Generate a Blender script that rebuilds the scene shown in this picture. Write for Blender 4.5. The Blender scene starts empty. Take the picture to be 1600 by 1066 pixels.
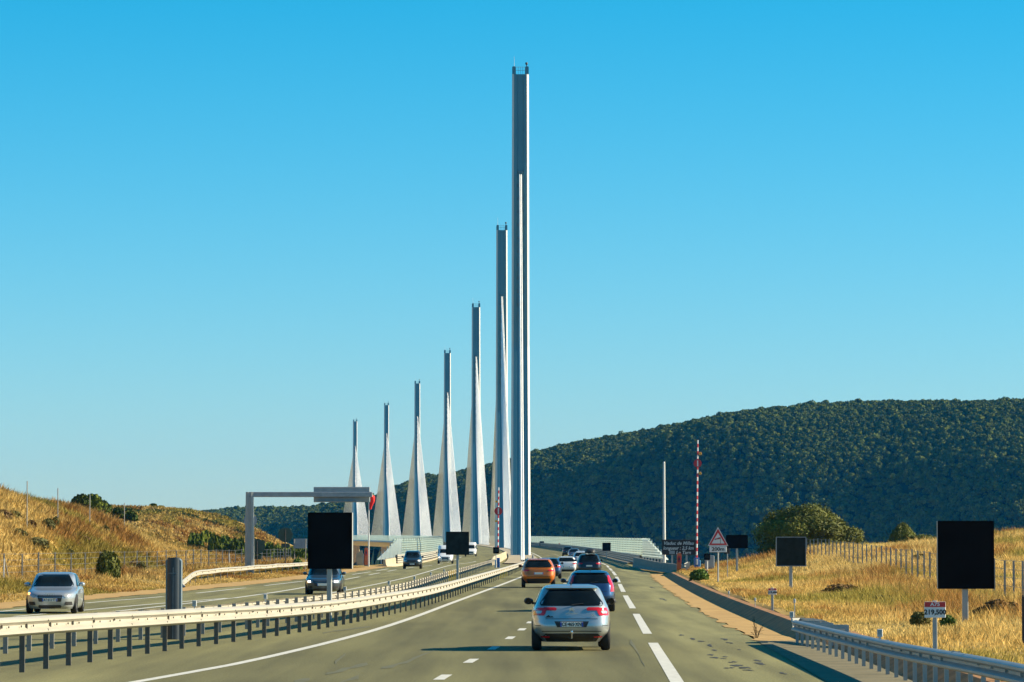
import bpy, math, random
import numpy as np
from mathutils import Vector, Matrix
random.seed(7); rng = np.random.default_rng(11)
R = math.radians
S = bpy.context.scene
COL = S.collection

# ------------------------------------------------------------ camera, sky, sun
F = 5843.0; HC = 2.4; YH = 851.0            # focal length in photo pixels, eye height, horizon row
PITCH = math.atan((YH - 533) / F)
cd = bpy.data.cameras.new('camera'); cam = bpy.data.objects.new('camera', cd); COL.objects.link(cam)
cd.sensor_width = 36; cd.lens = 36 * F / 1600; cd.clip_start = 0.5; cd.clip_end = 20000
cam.location = (0, 0, HC); cam.rotation_euler = (R(90) + PITCH, 0, 0)
S.camera = cam
SUN_EL, SUN_AHEAD = R(27), R(4)
w = bpy.data.worlds.new('World'); S.world = w; w.use_nodes = True
wn = w.node_tree.nodes; wl = w.node_tree.links
bg = wn['Background']
sky = wn.new('ShaderNodeTexSky'); sky.sky_type = 'NISHITA'; sky.sun_disc = False
sky.sun_elevation = SUN_EL; sky.sun_rotation = R(90) - SUN_AHEAD
sky.altitude = 700; sky.air_density = 1.0; sky.dust_density = 0.25; sky.ozone_density = 1.0
# saturation of the summer sky as the photograph was developed: one colour matrix for every direction
sep = wn.new('ShaderNodeSeparateColor'); com = wn.new('ShaderNodeCombineColor'); wl.new(sky.outputs[0], sep.inputs[0])
def wmath(op, a, b, clamp=False):
    m = wn.new('ShaderNodeMath'); m.operation = op
    for k, v in enumerate((a, b)):
        if isinstance(v, (int, float)): m.inputs[k].default_value = v
        else: wl.new(v, m.inputs[k])
    return m.outputs[0]
wl.new(wmath('MAXIMUM', wmath('SUBTRACT', wmath('MULTIPLY', sep.outputs[0], .96), wmath('MULTIPLY', sep.outputs[2], .46)), 0.0), com.inputs[0])
wl.new(sep.outputs[1], com.inputs[1]); wl.new(wmath('MULTIPLY', sep.outputs[2], 1.37), com.inputs[2])
wl.new(com.outputs[0], bg.inputs[0])
bg.inputs[1].default_value = 0.0515
sl = bpy.data.lights.new('sun', 'SUN'); sl.energy = 5.0; sl.angle = R(0.53); sl.color = (1.0, 0.86, 0.60)
sun = bpy.data.objects.new('sun', sl); COL.objects.link(sun)
sd = Vector((math.cos(SUN_EL) * math.cos(SUN_AHEAD), math.cos(SUN_EL) * math.sin(SUN_AHEAD), math.sin(SUN_EL)))
sun.rotation_euler = sd.to_track_quat('Z', 'Y').to_euler(); sun.location = (60, 0, 60)
S.view_settings.view_transform = 'Standard'; S.view_settings.look = 'None'
S.view_settings.exposure = 1.1; S.view_settings.gamma = 1.0; S.view_settings.use_curve_mapping = False
S.render.engine = 'CYCLES'
try: S.cycles.volume_bounces = 0
except Exception: pass

# ------------------------------------------------------------ helpers
def lin(c):
    return tuple(((v / 12.92) if v <= 0.04045 else ((v + 0.055) / 1.055) ** 2.4) for v in c)

MATS = {}
def mat(name, col, rough=0.6, metal=0.0, var=0.12, scale=3.0, bump=0.0, bscale=40, spec=0.5, coat=0.0, attr=None, emit=None, col2=None, trans=0.0, obj=True):
    """procedural principled material: two-scale noise varies the base colour"""
    if name in MATS: return MATS[name]
    m = bpy.data.materials.new(name); m.use_nodes = True
    n = m.node_tree.nodes; l = m.node_tree.links; b = n['Principled BSDF']
    tc = n.new('ShaderNodeTexCoord')
    nz = n.new('ShaderNodeTexNoise'); nz.inputs['Scale'].default_value = scale; nz.inputs['Detail'].default_value = 6
    l.new(tc.outputs['Object'], nz.inputs['Vector'])
    rp = n.new('ShaderNodeValToRGB')
    c2 = col2 or tuple(v * (1 - var) for v in col)
    c1 = col if col2 else tuple(min(1, v * (1 + var)) for v in col)
    rp.color_ramp.elements[0].position = 0.32; rp.color_ramp.elements[1].position = 0.68
    rp.color_ramp.elements[0].color = (*c2, 1); rp.color_ramp.elements[1].color = (*c1, 1)
    l.new(nz.outputs['Fac'], rp.inputs['Fac'])
    out = rp.outputs['Color']
    if attr:
        at = n.new('ShaderNodeAttribute'); at.attribute_name = attr
        mx = n.new('ShaderNodeMix'); mx.data_type = 'RGBA'; mx.blend_type = 'MULTIPLY'; mx.inputs[0].default_value = 1
        l.new(out, mx.inputs[6]); l.new(at.outputs['Color'], mx.inputs[7]); out = mx.outputs[2]
    l.new(out, b.inputs['Base Color'])
    b.inputs['Roughness'].default_value = rough; b.inputs['Metallic'].default_value = metal
    b.inputs['Specular IOR Level'].default_value = spec
    if coat: b.inputs['Coat Weight'].default_value = coat; b.inputs['Coat Roughness'].default_value = 0.05
    if bump:
        nb = n.new('ShaderNodeTexNoise'); nb.inputs['Scale'].default_value = bscale; nb.inputs['Detail'].default_value = 4
        l.new(tc.outputs['Object'], nb.inputs['Vector'])
        bp = n.new('ShaderNodeBump'); bp.inputs['Strength'].default_value = bump; bp.inputs['Distance'].default_value = 0.05
        l.new(nb.outputs['Fac'], bp.inputs['Height']); l.new(bp.outputs['Normal'], b.inputs['Normal'])
    if emit:
        b.inputs['Emission Color'].default_value = (*emit[0], 1); b.inputs['Emission Strength'].default_value = emit[1]
    if trans:
        tr = n.new('ShaderNodeBsdfTranslucent'); l.new(out, tr.inputs['Color'])
        ms = n.new('ShaderNodeMixShader'); ms.inputs[0].default_value = trans
        l.new(b.outputs[0], ms.inputs[1]); l.new(tr.outputs[0], ms.inputs[2])
        l.new(ms.outputs[0], n['Material Output'].inputs['Surface'])
    MATS[name] = m
    return m

class MB:
    def __init__(s): s.v = []; s.f = []
    def add(s, v, f):
        o = len(s.v); s.v += [tuple(p) for p in v]; s.f += [tuple(i + o for i in q) for q in f]; return s
    def box(s, c, d, rz=0.0, bev=0.0):
        x, y, z = d[0] / 2, d[1] / 2, d[2] / 2
        if bev <= 0:
            pts = [(a * x, b * y, e * z) for e in (-1, 1) for a, b in ((-1, -1), (1, -1), (1, 1), (-1, 1))]
            fs = [(3, 2, 1, 0), (4, 5, 6, 7), (0, 1, 5, 4), (1, 2, 6, 5), (2, 3, 7, 6), (3, 0, 4, 7)]
        else:
            ring = lambda k, zz: [(-x + k, -y, zz), (x - k, -y, zz), (x, -y + k, zz), (x, y - k, zz), (x - k, y, zz), (-x + k, y, zz), (-x, y - k, zz), (-x, -y + k, zz)]
            b = bev
            inner = lambda zz: [(p[0] * (1 - b / x), p[1] * (1 - b / y), zz) for p in ring(b, 0)]
            pts = inner(-z) + ring(b, -z + b) + ring(b, z - b) + inner(z)
            fs = [tuple(range(7, -1, -1)), tuple(range(24, 32))]
            for k in range(3):
                for i in range(8):
                    j = (i + 1) % 8; fs.append((k * 8 + i, k * 8 + j, k * 8 + 8 + j, k * 8 + 8 + i))
        ca, sa = math.cos(rz), math.sin(rz)
        pts = [(c[0] + p[0] * ca - p[1] * sa, c[1] + p[0] * sa + p[1] * ca, c[2] + p[2]) for p in pts]
        return s.add(pts, fs)
    def cyl(s, a, b, r0, r1=None, n=10, caps=True):
        r1 = r0 if r1 is None else r1
        a = Vector(a); b = Vector(b); d = (b - a).normalized()
        t = Vector((0, 0, 1)) if abs(d.z) < 0.9 else Vector((1, 0, 0))
        u = d.cross(t).normalized(); vv = d.cross(u)
        pts = []
        for c, r in ((a, r0), (b, r1)):
            for i in range(n):
                an = 2 * math.pi * i / n; pts.append(c + u * (r * math.cos(an)) + vv * (r * math.sin(an)))
        fs = [(i, i + n, (i + 1) % n + n, (i + 1) % n) for i in range(n)]
        if caps: fs += [tuple(range(n)), tuple(range(2 * n - 1, n - 1, -1))]
        return s.add(pts, fs)
    def tube(s, pts, rad, n=8):
        for i in range(len(pts) - 1):
            r0 = rad[i] if hasattr(rad, '__len__') else rad; r1 = rad[i + 1] if hasattr(rad, '__len__') else rad
            s.cyl(pts[i], pts[i + 1], r0, r1, n)
        return s
    def lathe(s, prof, c, axis='z', n=24):
        """prof: (radius, offset along axis)"""
        pts = []
        for r, h in prof:
            for i in range(n):
                an = 2 * math.pi * i / n; a, b = r * math.cos(an), r * math.sin(an)
                p = (a, b, h) if axis == 'z' else ((h, a, b) if axis == 'x' else (a, h, b))
                pts.append((c[0] + p[0], c[1] + p[1], c[2] + p[2]))
        fs = []
        for k in range(len(prof) - 1):
            for i in range(n):
                j = (i + 1) % n; fs.append((k * n + i, k * n + j, (k + 1) * n + j, (k + 1) * n + i))
        return s.add(pts, fs)
    def grid(s, P):
        """P[i][j] points"""
        nr, nc = len(P), len(P[0])
        fs = [(i * nc + j, i * nc + j + 1, (i + 1) * nc + j + 1, (i + 1) * nc + j) for i in range(nr - 1) for j in range(nc - 1)]
        return s.add([p for r in P for p in r], fs)
    def prism(s, poly, y0, y1):
        """polygon in (x,z) extruded from y0 (front) to y1"""
        n = len(poly); pts = [(p[0], y0, p[1]) for p in poly] + [(p[0], y1, p[1]) for p in poly]
        fs = [tuple(range(n)), tuple(range(2 * n - 1, n - 1, -1))] + [(i, i + n, (i + 1) % n + n, (i + 1) % n) for i in range(n)]
        return s.add(pts, fs)
    def build(s, name, m, parent=None, smooth=False, base=None):
        me = bpy.data.meshes.new(name)
        v = s.v if base is None else [(p[0] - base[0], p[1] - base[1], p[2] - base[2]) for p in s.v]
        me.from_pydata(v, [], s.f); me.update()
        return link(name, me, m, parent, smooth)

def link(name, me, m, parent=None, smooth=False):
    if m is not None: me.materials.append(m)
    if smooth:
        me.polygons.foreach_set('use_smooth', [True] * len(me.polygons))
        try: me.set_sharp_from_angle(angle=R(38))
        except Exception: pass
    o = bpy.data.objects.new(name, me); COL.objects.link(o)
    if parent is not None: o.parent = parent
    return o

def tag(o, label=None, cat=None, group=None, kind=None):
    if label: o['label'] = label
    if cat: o['category'] = cat
    if group: o['group'] = group
    if kind: o['kind'] = kind
    return o

def thing(name, label, cat, loc=(0, 0, 0), rz=0.0, group=None):
    e = bpy.data.objects.new(name, None); COL.objects.link(e); e.empty_display_size = 0.2
    e.location = loc; e.rotation_euler = (0, 0, rz)
    return tag(e, label, cat, group)

def share(o, parent, loc, rz=0.0):
    c = o.copy(); COL.objects.link(c); c.parent = parent; c.location = loc; c.rotation_euler = (0, 0, rz); return c

def npmesh(name, V, Fc, m, parent=None, smooth=False, colors=None):
    V = np.asarray(V, np.float32); Fc = np.asarray(Fc, np.int32); k = Fc.shape[1]
    me = bpy.data.meshes.new(name)
    me.vertices.add(len(V)); me.vertices.foreach_set('co', V.ravel())
    me.loops.add(Fc.size); me.loops.foreach_set('vertex_index', Fc.ravel())
    me.polygons.add(len(Fc)); me.polygons.foreach_set('loop_start', np.arange(0, Fc.size, k, dtype=np.int32))
    me.update(calc_edges=True)
    if colors is not None:
        a = me.color_attributes.new('tone', 'FLOAT_COLOR', 'POINT')
        a.data.foreach_set('color', np.column_stack([colors, np.ones(len(V))]).astype(np.float32).ravel())
    return link(name, me, m, parent, smooth)

def pchip(pts):
    xs = np.array([p[0] for p in pts], float); ys = np.array([p[1] for p in pts], float)
    h = np.diff(xs); dl = np.diff(ys) / h; m = np.zeros(len(xs))
    m[1:-1] = np.where(dl[:-1] * dl[1:] > 0, 2 * dl[:-1] * dl[1:] / np.where(dl[:-1] + dl[1:] == 0, 1, dl[:-1] + dl[1:]), 0)
    m[0], m[-1] = dl[0], dl[-1]
    def f(x):
        x = np.asarray(x, float); i = np.clip(np.searchsorted(xs, x) - 1, 0, len(h) - 1)
        xc = np.clip(x, xs[0], xs[-1]); t = (xc - xs[i]) / h[i]
        r = ((1 + 2 * t) * (1 - t) ** 2 * ys[i] + t * (1 - t) ** 2 * h[i] * m[i] + t * t * (3 - 2 * t) * ys[i + 1] + t * t * (t - 1) * h[i] * m[i + 1])
        r = r + np.where(x < xs[0], (x - xs[0]) * m[0], 0) + np.where(x > xs[-1], (x - xs[-1]) * m[-1], 0)
        return float(r) if r.ndim == 0 else r
    return f
def sm(a, b, x):
    t = np.clip((x - a) / (b - a), 0, 1); return t * t * (3 - 2 * t)
def G(px, py, z=0.0):
    """photo pixel of a point standing at height z -> world point"""
    d = F * (HC - z) / (py - YH); return ((px - 800) * d / F, d, z)
def X_at(px, d): return (px - 800) * d / F
def Z_at(py, d): return HC - (py - YH) * d / F

# ------------------------------------------------------------ alignment of the road (X as function of distance)
def axis(d):
    u = np.asarray(d, float) - 664.0; r = 1.5 - 0.00366 * u - u * u / 39000.0
    return float(r) if r.ndim == 0 else r
def zroad(d):
    d = np.asarray(d, float); r = 0.00275 * np.where(d < 560, np.where(d > 440, (d - 440) ** 2 / 240.0, 0), d - 500)
    return float(r) if r.ndim == 0 else r
far = [460, 520, 600, 700, 850, 1000, 1300, 1600, 2000, 2500, 3000]
def off(k): return [(d, axis(d) + k) for d in far]
LL = pchip([(-60, -20), (40, -9.4), (55, -7.7), (65, -6.64), (78, -5.36), (109, -3.72), (158, -2.37), (270, .5), (386, 3.0)] + off(3.05))
CL = pchip([(-60, -5.6), (40, -2.3), (67, -1.29), (96, -.065), (114.5, .53), (239, 3.45), (292, 4.6), (386, 6.5)] + off(6.6))
RL = pchip([(-60, .2), (40, 2.3), (65, 2.87), (92, 3.45), (130, 4.3), (177, 5.35), (228, 6.55), (280, 7.8), (334, 8.97), (379, 9.86)] + off(10.1))
PE = pchip([(-60, 3.2), (40, 5.0), (98, 6.2), (147, 7.1), (277, 10.4), (330, 12.0), (369, 12.6)] + off(13.4))
BL = pchip([(60, -14.5), (120, -11), (196, -8.75), (284, -7.6), (425, -7.2)] + off(-6.55)[1:])
CLL = pchip([(60, -18), (120, -14.5), (152, -13), (205, -11.7), (257, -11.45), (359, -11.0)] + off(-10.05))
EL = pchip([(-60, -34), (40, -24), (140, -19.2), (165, -18.3), (196, -16.8), (230, -15.5), (265, -14.5), (412, -13.2)] + off(-13.4))
G1X = pchip([(-20, -18.5), (30, -13.2), (69.6, -9.3), (78.3, -8.43), (87.6, -7.5), (96.7, -6.36), (108.7, -5.32), (123.3, -4.42), (147.6, -3.31), (189, -2.35), (304, 0), (386, 1.45), (430, 2.1)])
G2X = pchip([(20, -18), (60, -13.8), (89.5, -10.2), (102.5, -8), (108, -7.4), (142, -5.2), (167, -4.54), (219, -4.05), (300, -3.2), (403, -2.2), (430, -1.9)])
FLX = pchip([(120, -31), (190, -27.2), (260, -24.6), (290, -23.8), (360, -23), (430, -24)])
ZC = pchip([(60, 8.2), (150, 8.0), (200, 7.4), (260, 6.3), (320, 4.7), (350, 3.2), (375, 2.0), (410, 0.3), (450, -3), (520, -12), (640, -30), (6000, -30)])
ZR = pchip([(7, .3), (9, .3), (13, .22), (18, .3), (21, .9), (25, 1.5), (30, 2.05), (38, 2.35), (45, 3.2), (60, 4.2), (400, 6)])
HA = pchip([(-400, 10), (-100, 9.5), (-70, 8.9), (-60, 8.4), (-52, 6.2), (-43, 2.5), (-30, -8), (-10, -25), (0, -40), (500, -60)])

_lat = np.random.default_rng(3).uniform(-1, 1, (257, 257)); _lat[-1] = _lat[0]; _lat[:, -1] = _lat[:, 0]
def vnoise(x, y):
    x = np.mod(x, 256.0); y = np.mod(y, 256.0); i = x.astype(int); j = y.astype(int); u = x - i; v = y - j
    i = np.minimum(i, 255); j = np.minimum(j, 255); u = u * u * (3 - 2 * u); v = v * v * (3 - 2 * v)
    return (_lat[i, j] * (1 - u) + _lat[i + 1, j] * u) * (1 - v) + (_lat[i, j + 1] * (1 - u) + _lat[i + 1, j + 1] * u) * v
def hnoise(x, y):
    x = np.asarray(x, float) + 900; y = np.asarray(y, float) + 900
    return vnoise(x * .11, y * .09) * .55 + vnoise(x * .29 + 7, y * .25) * .3 + vnoise(x * .8 + 3, y * .7 + 5) * .15
def terrain(X, D):
    X = np.asarray(X, float); D = np.asarray(D, float)
    xr = PE(D); xl = EL(D); n = hnoise(X, D)
    # right side
    t = X - (xr + 1.45 + .55 * (1 - sm(92, 100, D)))
    zr = -0.1 + (0.38) * sm(0, .35, t)
    zr = zr + (ZR(X) - .28) * sm(0.4, 4, t) * (0.12 + 0.88 * sm(110, 320, D)) + n * .12 * sm(1, 6, t)
    zr = zr - 0.42 * np.maximum(0, D - 345) * sm(0.5, 3, t)
    # left side
    t = (xl - 1.6) - X
    fx = FLX(D)
    zl = -0.1 + 0.45 * sm(0, 7, t) + n * .10 * sm(1, 5, t)
    bank = sm(0.0, 14.0, (fx - 1.0) - X)
    zc = ZC(D)
    zl = np.where(zc > 0, zl + bank * zc * (1 + .05 * n), zl + zc * sm(2, 9, t))
    ha = HA(X) - ((D - 700) / 190) ** 2 * 12 + n * .9
    zl = np.maximum(zl, np.where((D > 520) & (X < -10), ha, -99))
    z = np.where(X > (xl + xr) / 2, zr, zl)
    # under the deck
    z = z - 0.6 * np.maximum(0, D - 452) * ((X > xl - 3) & (X < xr + 3))
    far_floor = -62 + n * .5
    z = np.maximum(z, far_floor)
    return z
def tz(x, d): return float(terrain(x, d))

# ------------------------------------------------------------ materials
M = {}
def asphalt_mat():
    m = bpy.data.materials.new('asphalt'); m.use_nodes = True; n = m.node_tree.nodes; l = m.node_tree.links; b = n['Principled BSDF']
    tc = n.new('ShaderNodeTexCoord')
    def noise(sc, det=5, vec=None):
        q = n.new('ShaderNodeTexNoise'); q.inputs['Scale'].default_value = sc; q.inputs['Detail'].default_value = det
        l.new(vec or tc.outputs['Object'], q.inputs['Vector']); return q.outputs['Fac']
    def ramp(f, p0, c0, p1, c1):
        r = n.new('ShaderNodeValToRGB'); r.color_ramp.elements[0].position = p0; r.color_ramp.elements[1].position = p1
        r.color_ramp.elements[0].color = (*c0, 1); r.color_ramp.elements[1].color = (*c1, 1); l.new(f, r.inputs[0]); return r.outputs[0]
    def mul(a, bb):
        q = n.new('ShaderNodeMix'); q.data_type = 'RGBA'; q.blend_type = 'MULTIPLY'; q.inputs[0].default_value = 1
        l.new(a, q.inputs[6]); l.new(bb, q.inputs[7]); return q.outputs[2]
    mp = n.new('ShaderNodeMapping'); mp.inputs['Scale'].default_value = (1, .035, 1); mp.inputs['Rotation'].default_value = (0, 0, R(1.3)); l.new(tc.outputs['Object'], mp.inputs[0])
    mp2 = n.new('ShaderNodeMapping'); mp2.inputs['Scale'].default_value = (.5, .16, 1); l.new(tc.outputs['Object'], mp2.inputs[0])
    base = ramp(noise(.35, 8, mp2.outputs[0]), .34, (.155, .147, .066), .7, (.215, .202, .091))
    streak = ramp(noise(1.1, 3, mp.outputs[0]), .34, (.70, .70, .72), .60, (1.06, 1.06, 1.05))
    grain = ramp(noise(26, 2), .25, (.55, .55, .55), .75, (1.45, 1.45, 1.45))
    wa = n.new('ShaderNodeAttribute'); wa.attribute_name = 'wear'
    l.new(mul(mul(mul(base, streak), grain), wa.outputs['Color']), b.inputs['Base Color'])
    b.inputs['Roughness'].default_value = .86; b.inputs['Specular IOR Level'].default_value = .25
    bp = n.new('ShaderNodeBump'); bp.inputs['Strength'].default_value = .5; bp.inputs['Distance'].default_value = .02
    l.new(noise(60, 2), bp.inputs['Height']); l.new(bp.outputs[0], b.inputs['Normal'])
    return m
M['asphalt'] = asphalt_mat()
M['paint'] = mat('road_paint', (.56, .55, .50), .7, var=.18, scale=5, spec=.3)
M['tar'] = mat('tar_seal', (.045, .040, .032), .7, var=.3, scale=4)
M['sand'] = mat('sandy_verge', (.47, .31, .13), .95, col2=(.36, .23, .10), scale=.9, bump=.4, bscale=9, spec=.1)
M['ground'] = mat('dry_ground', (.44, .29, .085), .95, col2=(.24, .17, .06), scale=.16, bump=.5, bscale=3, spec=.1)
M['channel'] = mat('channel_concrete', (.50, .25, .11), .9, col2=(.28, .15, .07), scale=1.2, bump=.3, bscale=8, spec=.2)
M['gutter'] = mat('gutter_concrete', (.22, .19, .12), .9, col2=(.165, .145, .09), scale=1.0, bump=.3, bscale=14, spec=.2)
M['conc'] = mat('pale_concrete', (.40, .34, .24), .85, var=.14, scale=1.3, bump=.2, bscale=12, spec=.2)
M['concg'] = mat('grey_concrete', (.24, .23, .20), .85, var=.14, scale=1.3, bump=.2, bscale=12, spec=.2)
M['galv'] = mat('galvanised_steel', (.36, .37, .36), .5, .25, var=.1, scale=1.5)
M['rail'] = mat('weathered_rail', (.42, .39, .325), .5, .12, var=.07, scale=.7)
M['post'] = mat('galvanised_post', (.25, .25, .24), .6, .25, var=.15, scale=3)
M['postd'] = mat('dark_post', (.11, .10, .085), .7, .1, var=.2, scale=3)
M['yellow'] = mat('yellow_paint', (.72, .46, .03), .55, var=.12, scale=3)
M['pylon'] = mat('pylon_steel', (.07, .22, .30), .45, .0, var=.05, scale=.15, spec=.5)  # dark teal base carries the shade of the front faces
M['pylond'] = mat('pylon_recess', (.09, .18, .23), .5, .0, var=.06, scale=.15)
M['edge'] = mat('sunlit_edge_paint', (.55, .56, .55), .5, var=.05, scale=.3)  # sunlight on the pylon edges painted in as a white colour
M['cable'] = mat('white_cable', (.80, .79, .75), .45, var=.06, scale=.3)
M['deck'] = mat('deck_steel', (.40, .44, .46), .5, var=.06, scale=.2)
M['screen'] = mat('wind_screen_strip', (.36, .45, .40), .35, var=.1, scale=.3, trans=.35)
M['clear'] = mat('glare_wind_screen', (.52, .62, .66), .2, var=.08, scale=.8, trans=.45)  # pale tint stands for reflected glare on the end panels
M['white'] = mat('white_metal', (.56, .56, .54), .45, var=.06, scale=2)
M['black'] = mat('black_panel', (.006, .006, .007), .7, var=.25, scale=1.2, spec=.06)
M['led'] = mat('led_matrix', (.018, .024, .022), .6, var=.3, scale=3, spec=.1)
M['signback'] = mat('green_sign_back', (.05, .085, .06), .6, var=.15, scale=3)
M['greyback'] = mat('grey_sign_back', (.28, .31, .34), .5, .3, var=.12, scale=3)
M['red'] = mat('red_paint', (.55, .03, .035), .45, var=.08, scale=3)
M['orange'] = mat('orange_paint', (.72, .15, .035), .5, var=.1, scale=3)
M['blue'] = mat('blue_paint', (.03, .12, .36), .5, var=.1, scale=3)
M['lblue'] = mat('light_blue_paint', (.10, .38, .62), .5, var=.1, scale=3)
M['amber'] = mat('amber_lens', (.75, .33, .02), .35, var=.1, scale=3)
M['brown'] = mat('brown_sign', (.035, .024, .02), .55, var=.1, scale=2)
M['signw'] = mat('sign_white', (.74, .72, .70), .5, var=.04, scale=2)
M['signk'] = mat('sign_black_print', (.02, .02, .02), .6, var=.1)
M['radar'] = mat('slate_cabinet', (.030, .042, .055), .4, .2, var=.12, scale=2)
M['radarl'] = mat('pale_slate_edge', (.16, .20, .23), .45, .2, var=.1, scale=2)
M['sock'] = mat('red_fabric', (.78, .03, .02), .8, var=.1, scale=2, trans=.3)
M['wood'] = mat('bark', (.10, .07, .045), .9, var=.25, scale=2)
M['tyre'] = mat('tyre_rubber', (.016, .016, .017), .8, var=.15)
M['rim'] = mat('alloy_rim', (.45, .46, .47), .35, .7, var=.08)
M['glass'] = mat('tinted_car_glass', (.006, .009, .010), .08, 0, var=.4, scale=1.5, spec=.3)
M['trim'] = mat('black_trim', (.018, .018, .02), .55, var=.15)
M['lampr'] = mat('red_lamp', (.55, .012, .018), .15, var=.1, coat=.6)
M['lampw'] = mat('clear_lamp', (.42, .43, .44), .2, .3, var=.1, coat=.6)
M['lampon'] = mat('lit_headlamp', (.9, .85, .75), .2, emit=((1, .78, .5), 3.0))
M['lampam'] = mat('lit_indicator', (.9, .4, .1), .2, emit=((1, .35, .06), 2.5))
M['plate'] = mat('number_plate', (.78, .76, .70), .4, var=.05)
M['plateb'] = mat('plate_blue_band', (.02, .07, .38), .4, var=.05)
M['chrome'] = mat('chrome', (.6, .61, .62), .15, .9, var=.05)

# ------------------------------------------------------------ ground sheet
ds = np.concatenate([np.linspace(-80, 50, 24), np.geomspace(52, 460, 330), np.linspace(463, 900, 110), np.geomspace(912, 6000, 70)])
av = np.linspace(-1, 1, 330); av = np.sign(av) * np.abs(av) ** 1.15 * .3
D2, A2 = np.meshgrid(ds, av, indexing='ij')
X2 = A2 * (np.abs(D2) + 110)
Z2 = terrain(X2, D2)
nr, nc = D2.shape
idx = np.arange(nr * nc).reshape(nr, nc)
Fq = np.stack([idx[:-1, :-1], idx[:-1, 1:], idx[1:, 1:], idx[1:, :-1]], -1).reshape(-1, 4)
gr = npmesh('ground', np.stack([X2, D2, Z2], -1).reshape(-1, 3), Fq, M['ground'], smooth=True)
tag(gr, 'dry golden hillside ground on both sides of the motorway', 'ground', kind='structure')

# ------------------------------------------------------------ road
rd = np.concatenate([np.linspace(-70, 460, 180), np.geomspace(466, 2930, 90)])
mb = MB(); P = []
for d in rd:
    a, b = EL(d), PE(d); z = zroad(d)
    P.append([(a + (b - a) * k / 44, d, z) for k in range(45)])
mb.grid(P)
road = tag(mb.build('road', M['asphalt'], smooth=True), 'grey asphalt dual carriageway leading onto the viaduct', 'road', kind='structure')

ca = road.data.color_attributes.new('wear', 'FLOAT_COLOR', 'POINT')
V_ = np.empty(len(road.data.vertices) * 3, np.float32); road.data.vertices.foreach_get('co', V_); V_ = V_.reshape(-1, 3); xx, dv_ = V_[:, 0].astype(float), V_[:, 1].astype(float)
sh_ = sm(0.0, 1.1, xx - RL(dv_)) * .34 + sm(.2, 1.2, LL(dv_) - xx) * .16
for f_, o_ in ((CL, -1.0), (CL, -2.6), (CL, .95), (CL, 2.55)): sh_ = sh_ - .10 * np.exp(-((xx - CL(dv_) - o_) / .45) ** 2)
wv = (.86 + sh_ * 1.2)[:, None] * np.array([1, .985, .96]); ca.data.foreach_set('color', np.column_stack([wv, np.ones(len(wv))]).astype(np.float32).ravel())

def strip(name, f, w, d0, d1, m, parent, z=.005, step=4.0, w1=None):
    k = max(2, int((d1 - d0) / step) + 1); q = MB(); P = []
    for d in np.linspace(d0, d1, k):
        x = f(d); P.append([(x - w / 2, d, zroad(d) + z), (x + w / 2, d, zroad(d) + z)])
    return q.grid(P).build(name, m, parent)
strip('edge_line', LL, .23, 20, 900, M['paint'], road, step=5)
# short lane dashes
d = 38.0
while d < 700:
    strip('lane_dash', CL, .2, d, d + 2.6, M['paint'], road, step=1); d += 9.54
# long dashes along the hard shoulder, lengths as they stand in the photograph
for a, b in ((52, 91.6), (100.9, 129.8), (141, 176.6), (190, 228), (238, 280), (292, 334), (344, 379), (391, 430), (443, 482), (495, 534), (547, 586)):
    strip('shoulder_dash', RL, .24, a, b, M['paint'], road)
# opposite carriageway
strip('edge_line', BL, .2, 150, 520, M['paint'], road, step=5)
strip('edge_line', CLL, .24, 168, 215, M['paint'], road, step=4)
for a in (228, 257, 296, 335, 374, 413, 452, 500, 552, 604): strip('lane_dash', CLL, .2, a, a + 22, M['paint'], road)
OD = pchip([(100, -19.6), (154, -17.5), (173, -16.1), (208, -14.8), (246, -13.7), (289, -12.9), (360, -12.3), (420, -12.2)])
for a, b in ((110, 140), (154, 173), (185, 207.7), (219, 246), (262, 289), (300, 330), (342, 372)): strip('shoulder_dash', OD, .22, a, b, M['paint'], road)
gl = pchip([(125, -16.6), (150, -14.6), (168, -12.75)]); gl2 = pchip([(120, -15.2), (150, -13.4), (168, -12.6)])
strip('gore_line', gl, .24, 125, 168, M['paint'], road); strip('gore_line', gl2, .24, 122, 168, M['paint'], road)
# tar repairs and cracks where the photo shows them
def blot(px, py, wpx, hpx):
    c = G(px, py); s = F / c[1]; q = MB()
    rx = wpx / s / 2; ry = abs(G(px, py - hpx / 2)[1] - G(px, py + hpx / 2)[1]) / 2
    for j in range(random.randint(2, 4)):
        n = 11; ox, oy = random.uniform(-.6, .6) * rx, random.uniform(-.6, .6) * ry; kx, ky = random.uniform(.35, .8), random.uniform(.25, .6)
        q.add([(c[0] + ox + rx * kx * math.cos(t) * random.uniform(.5, 1.2), c[1] + oy + ry * ky * math.sin(t) * random.uniform(.4, 1.3), .0055 + .0006 * j) for t in [2 * math.pi * i / n for i in range(n)]], [tuple(range(n))])
    q.build('tar_patch', M['tar'], road)
for b in ((1064, 992, 9, 3), (1083, 998, 12, 3.5), (1096, 1002, 13, 3.5), (1108, 1008, 10, 6), (1113, 1016, 16, 4), (1108, 1022, 14, 4), (1122, 1028, 20, 4), (1133, 999, 10, 4), (1139, 1004, 10, 4),
          (1136, 1026, 16, 3), (1144, 1034, 16, 3), (1153, 1040, 24, 4), (1138, 1043, 18, 3), (1165, 1043, 18, 3), (1169, 1047, 16, 3), (1177, 1031, 18, 4), (1188, 1036, 16, 4), (1154, 1015, 10, 2), (1227, 1052, 16, 5),
          (1033, 935, 9, 3), (1036, 937, 9, 3), (1018, 918, 8, 2.5), (1011, 897, 14, 1.6), (1003, 894, 12, 1.5)): blot(*b)
M['tar2'] = mat('faded_tar', (.105, .100, .046), .8, var=.15, scale=3)
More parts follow.
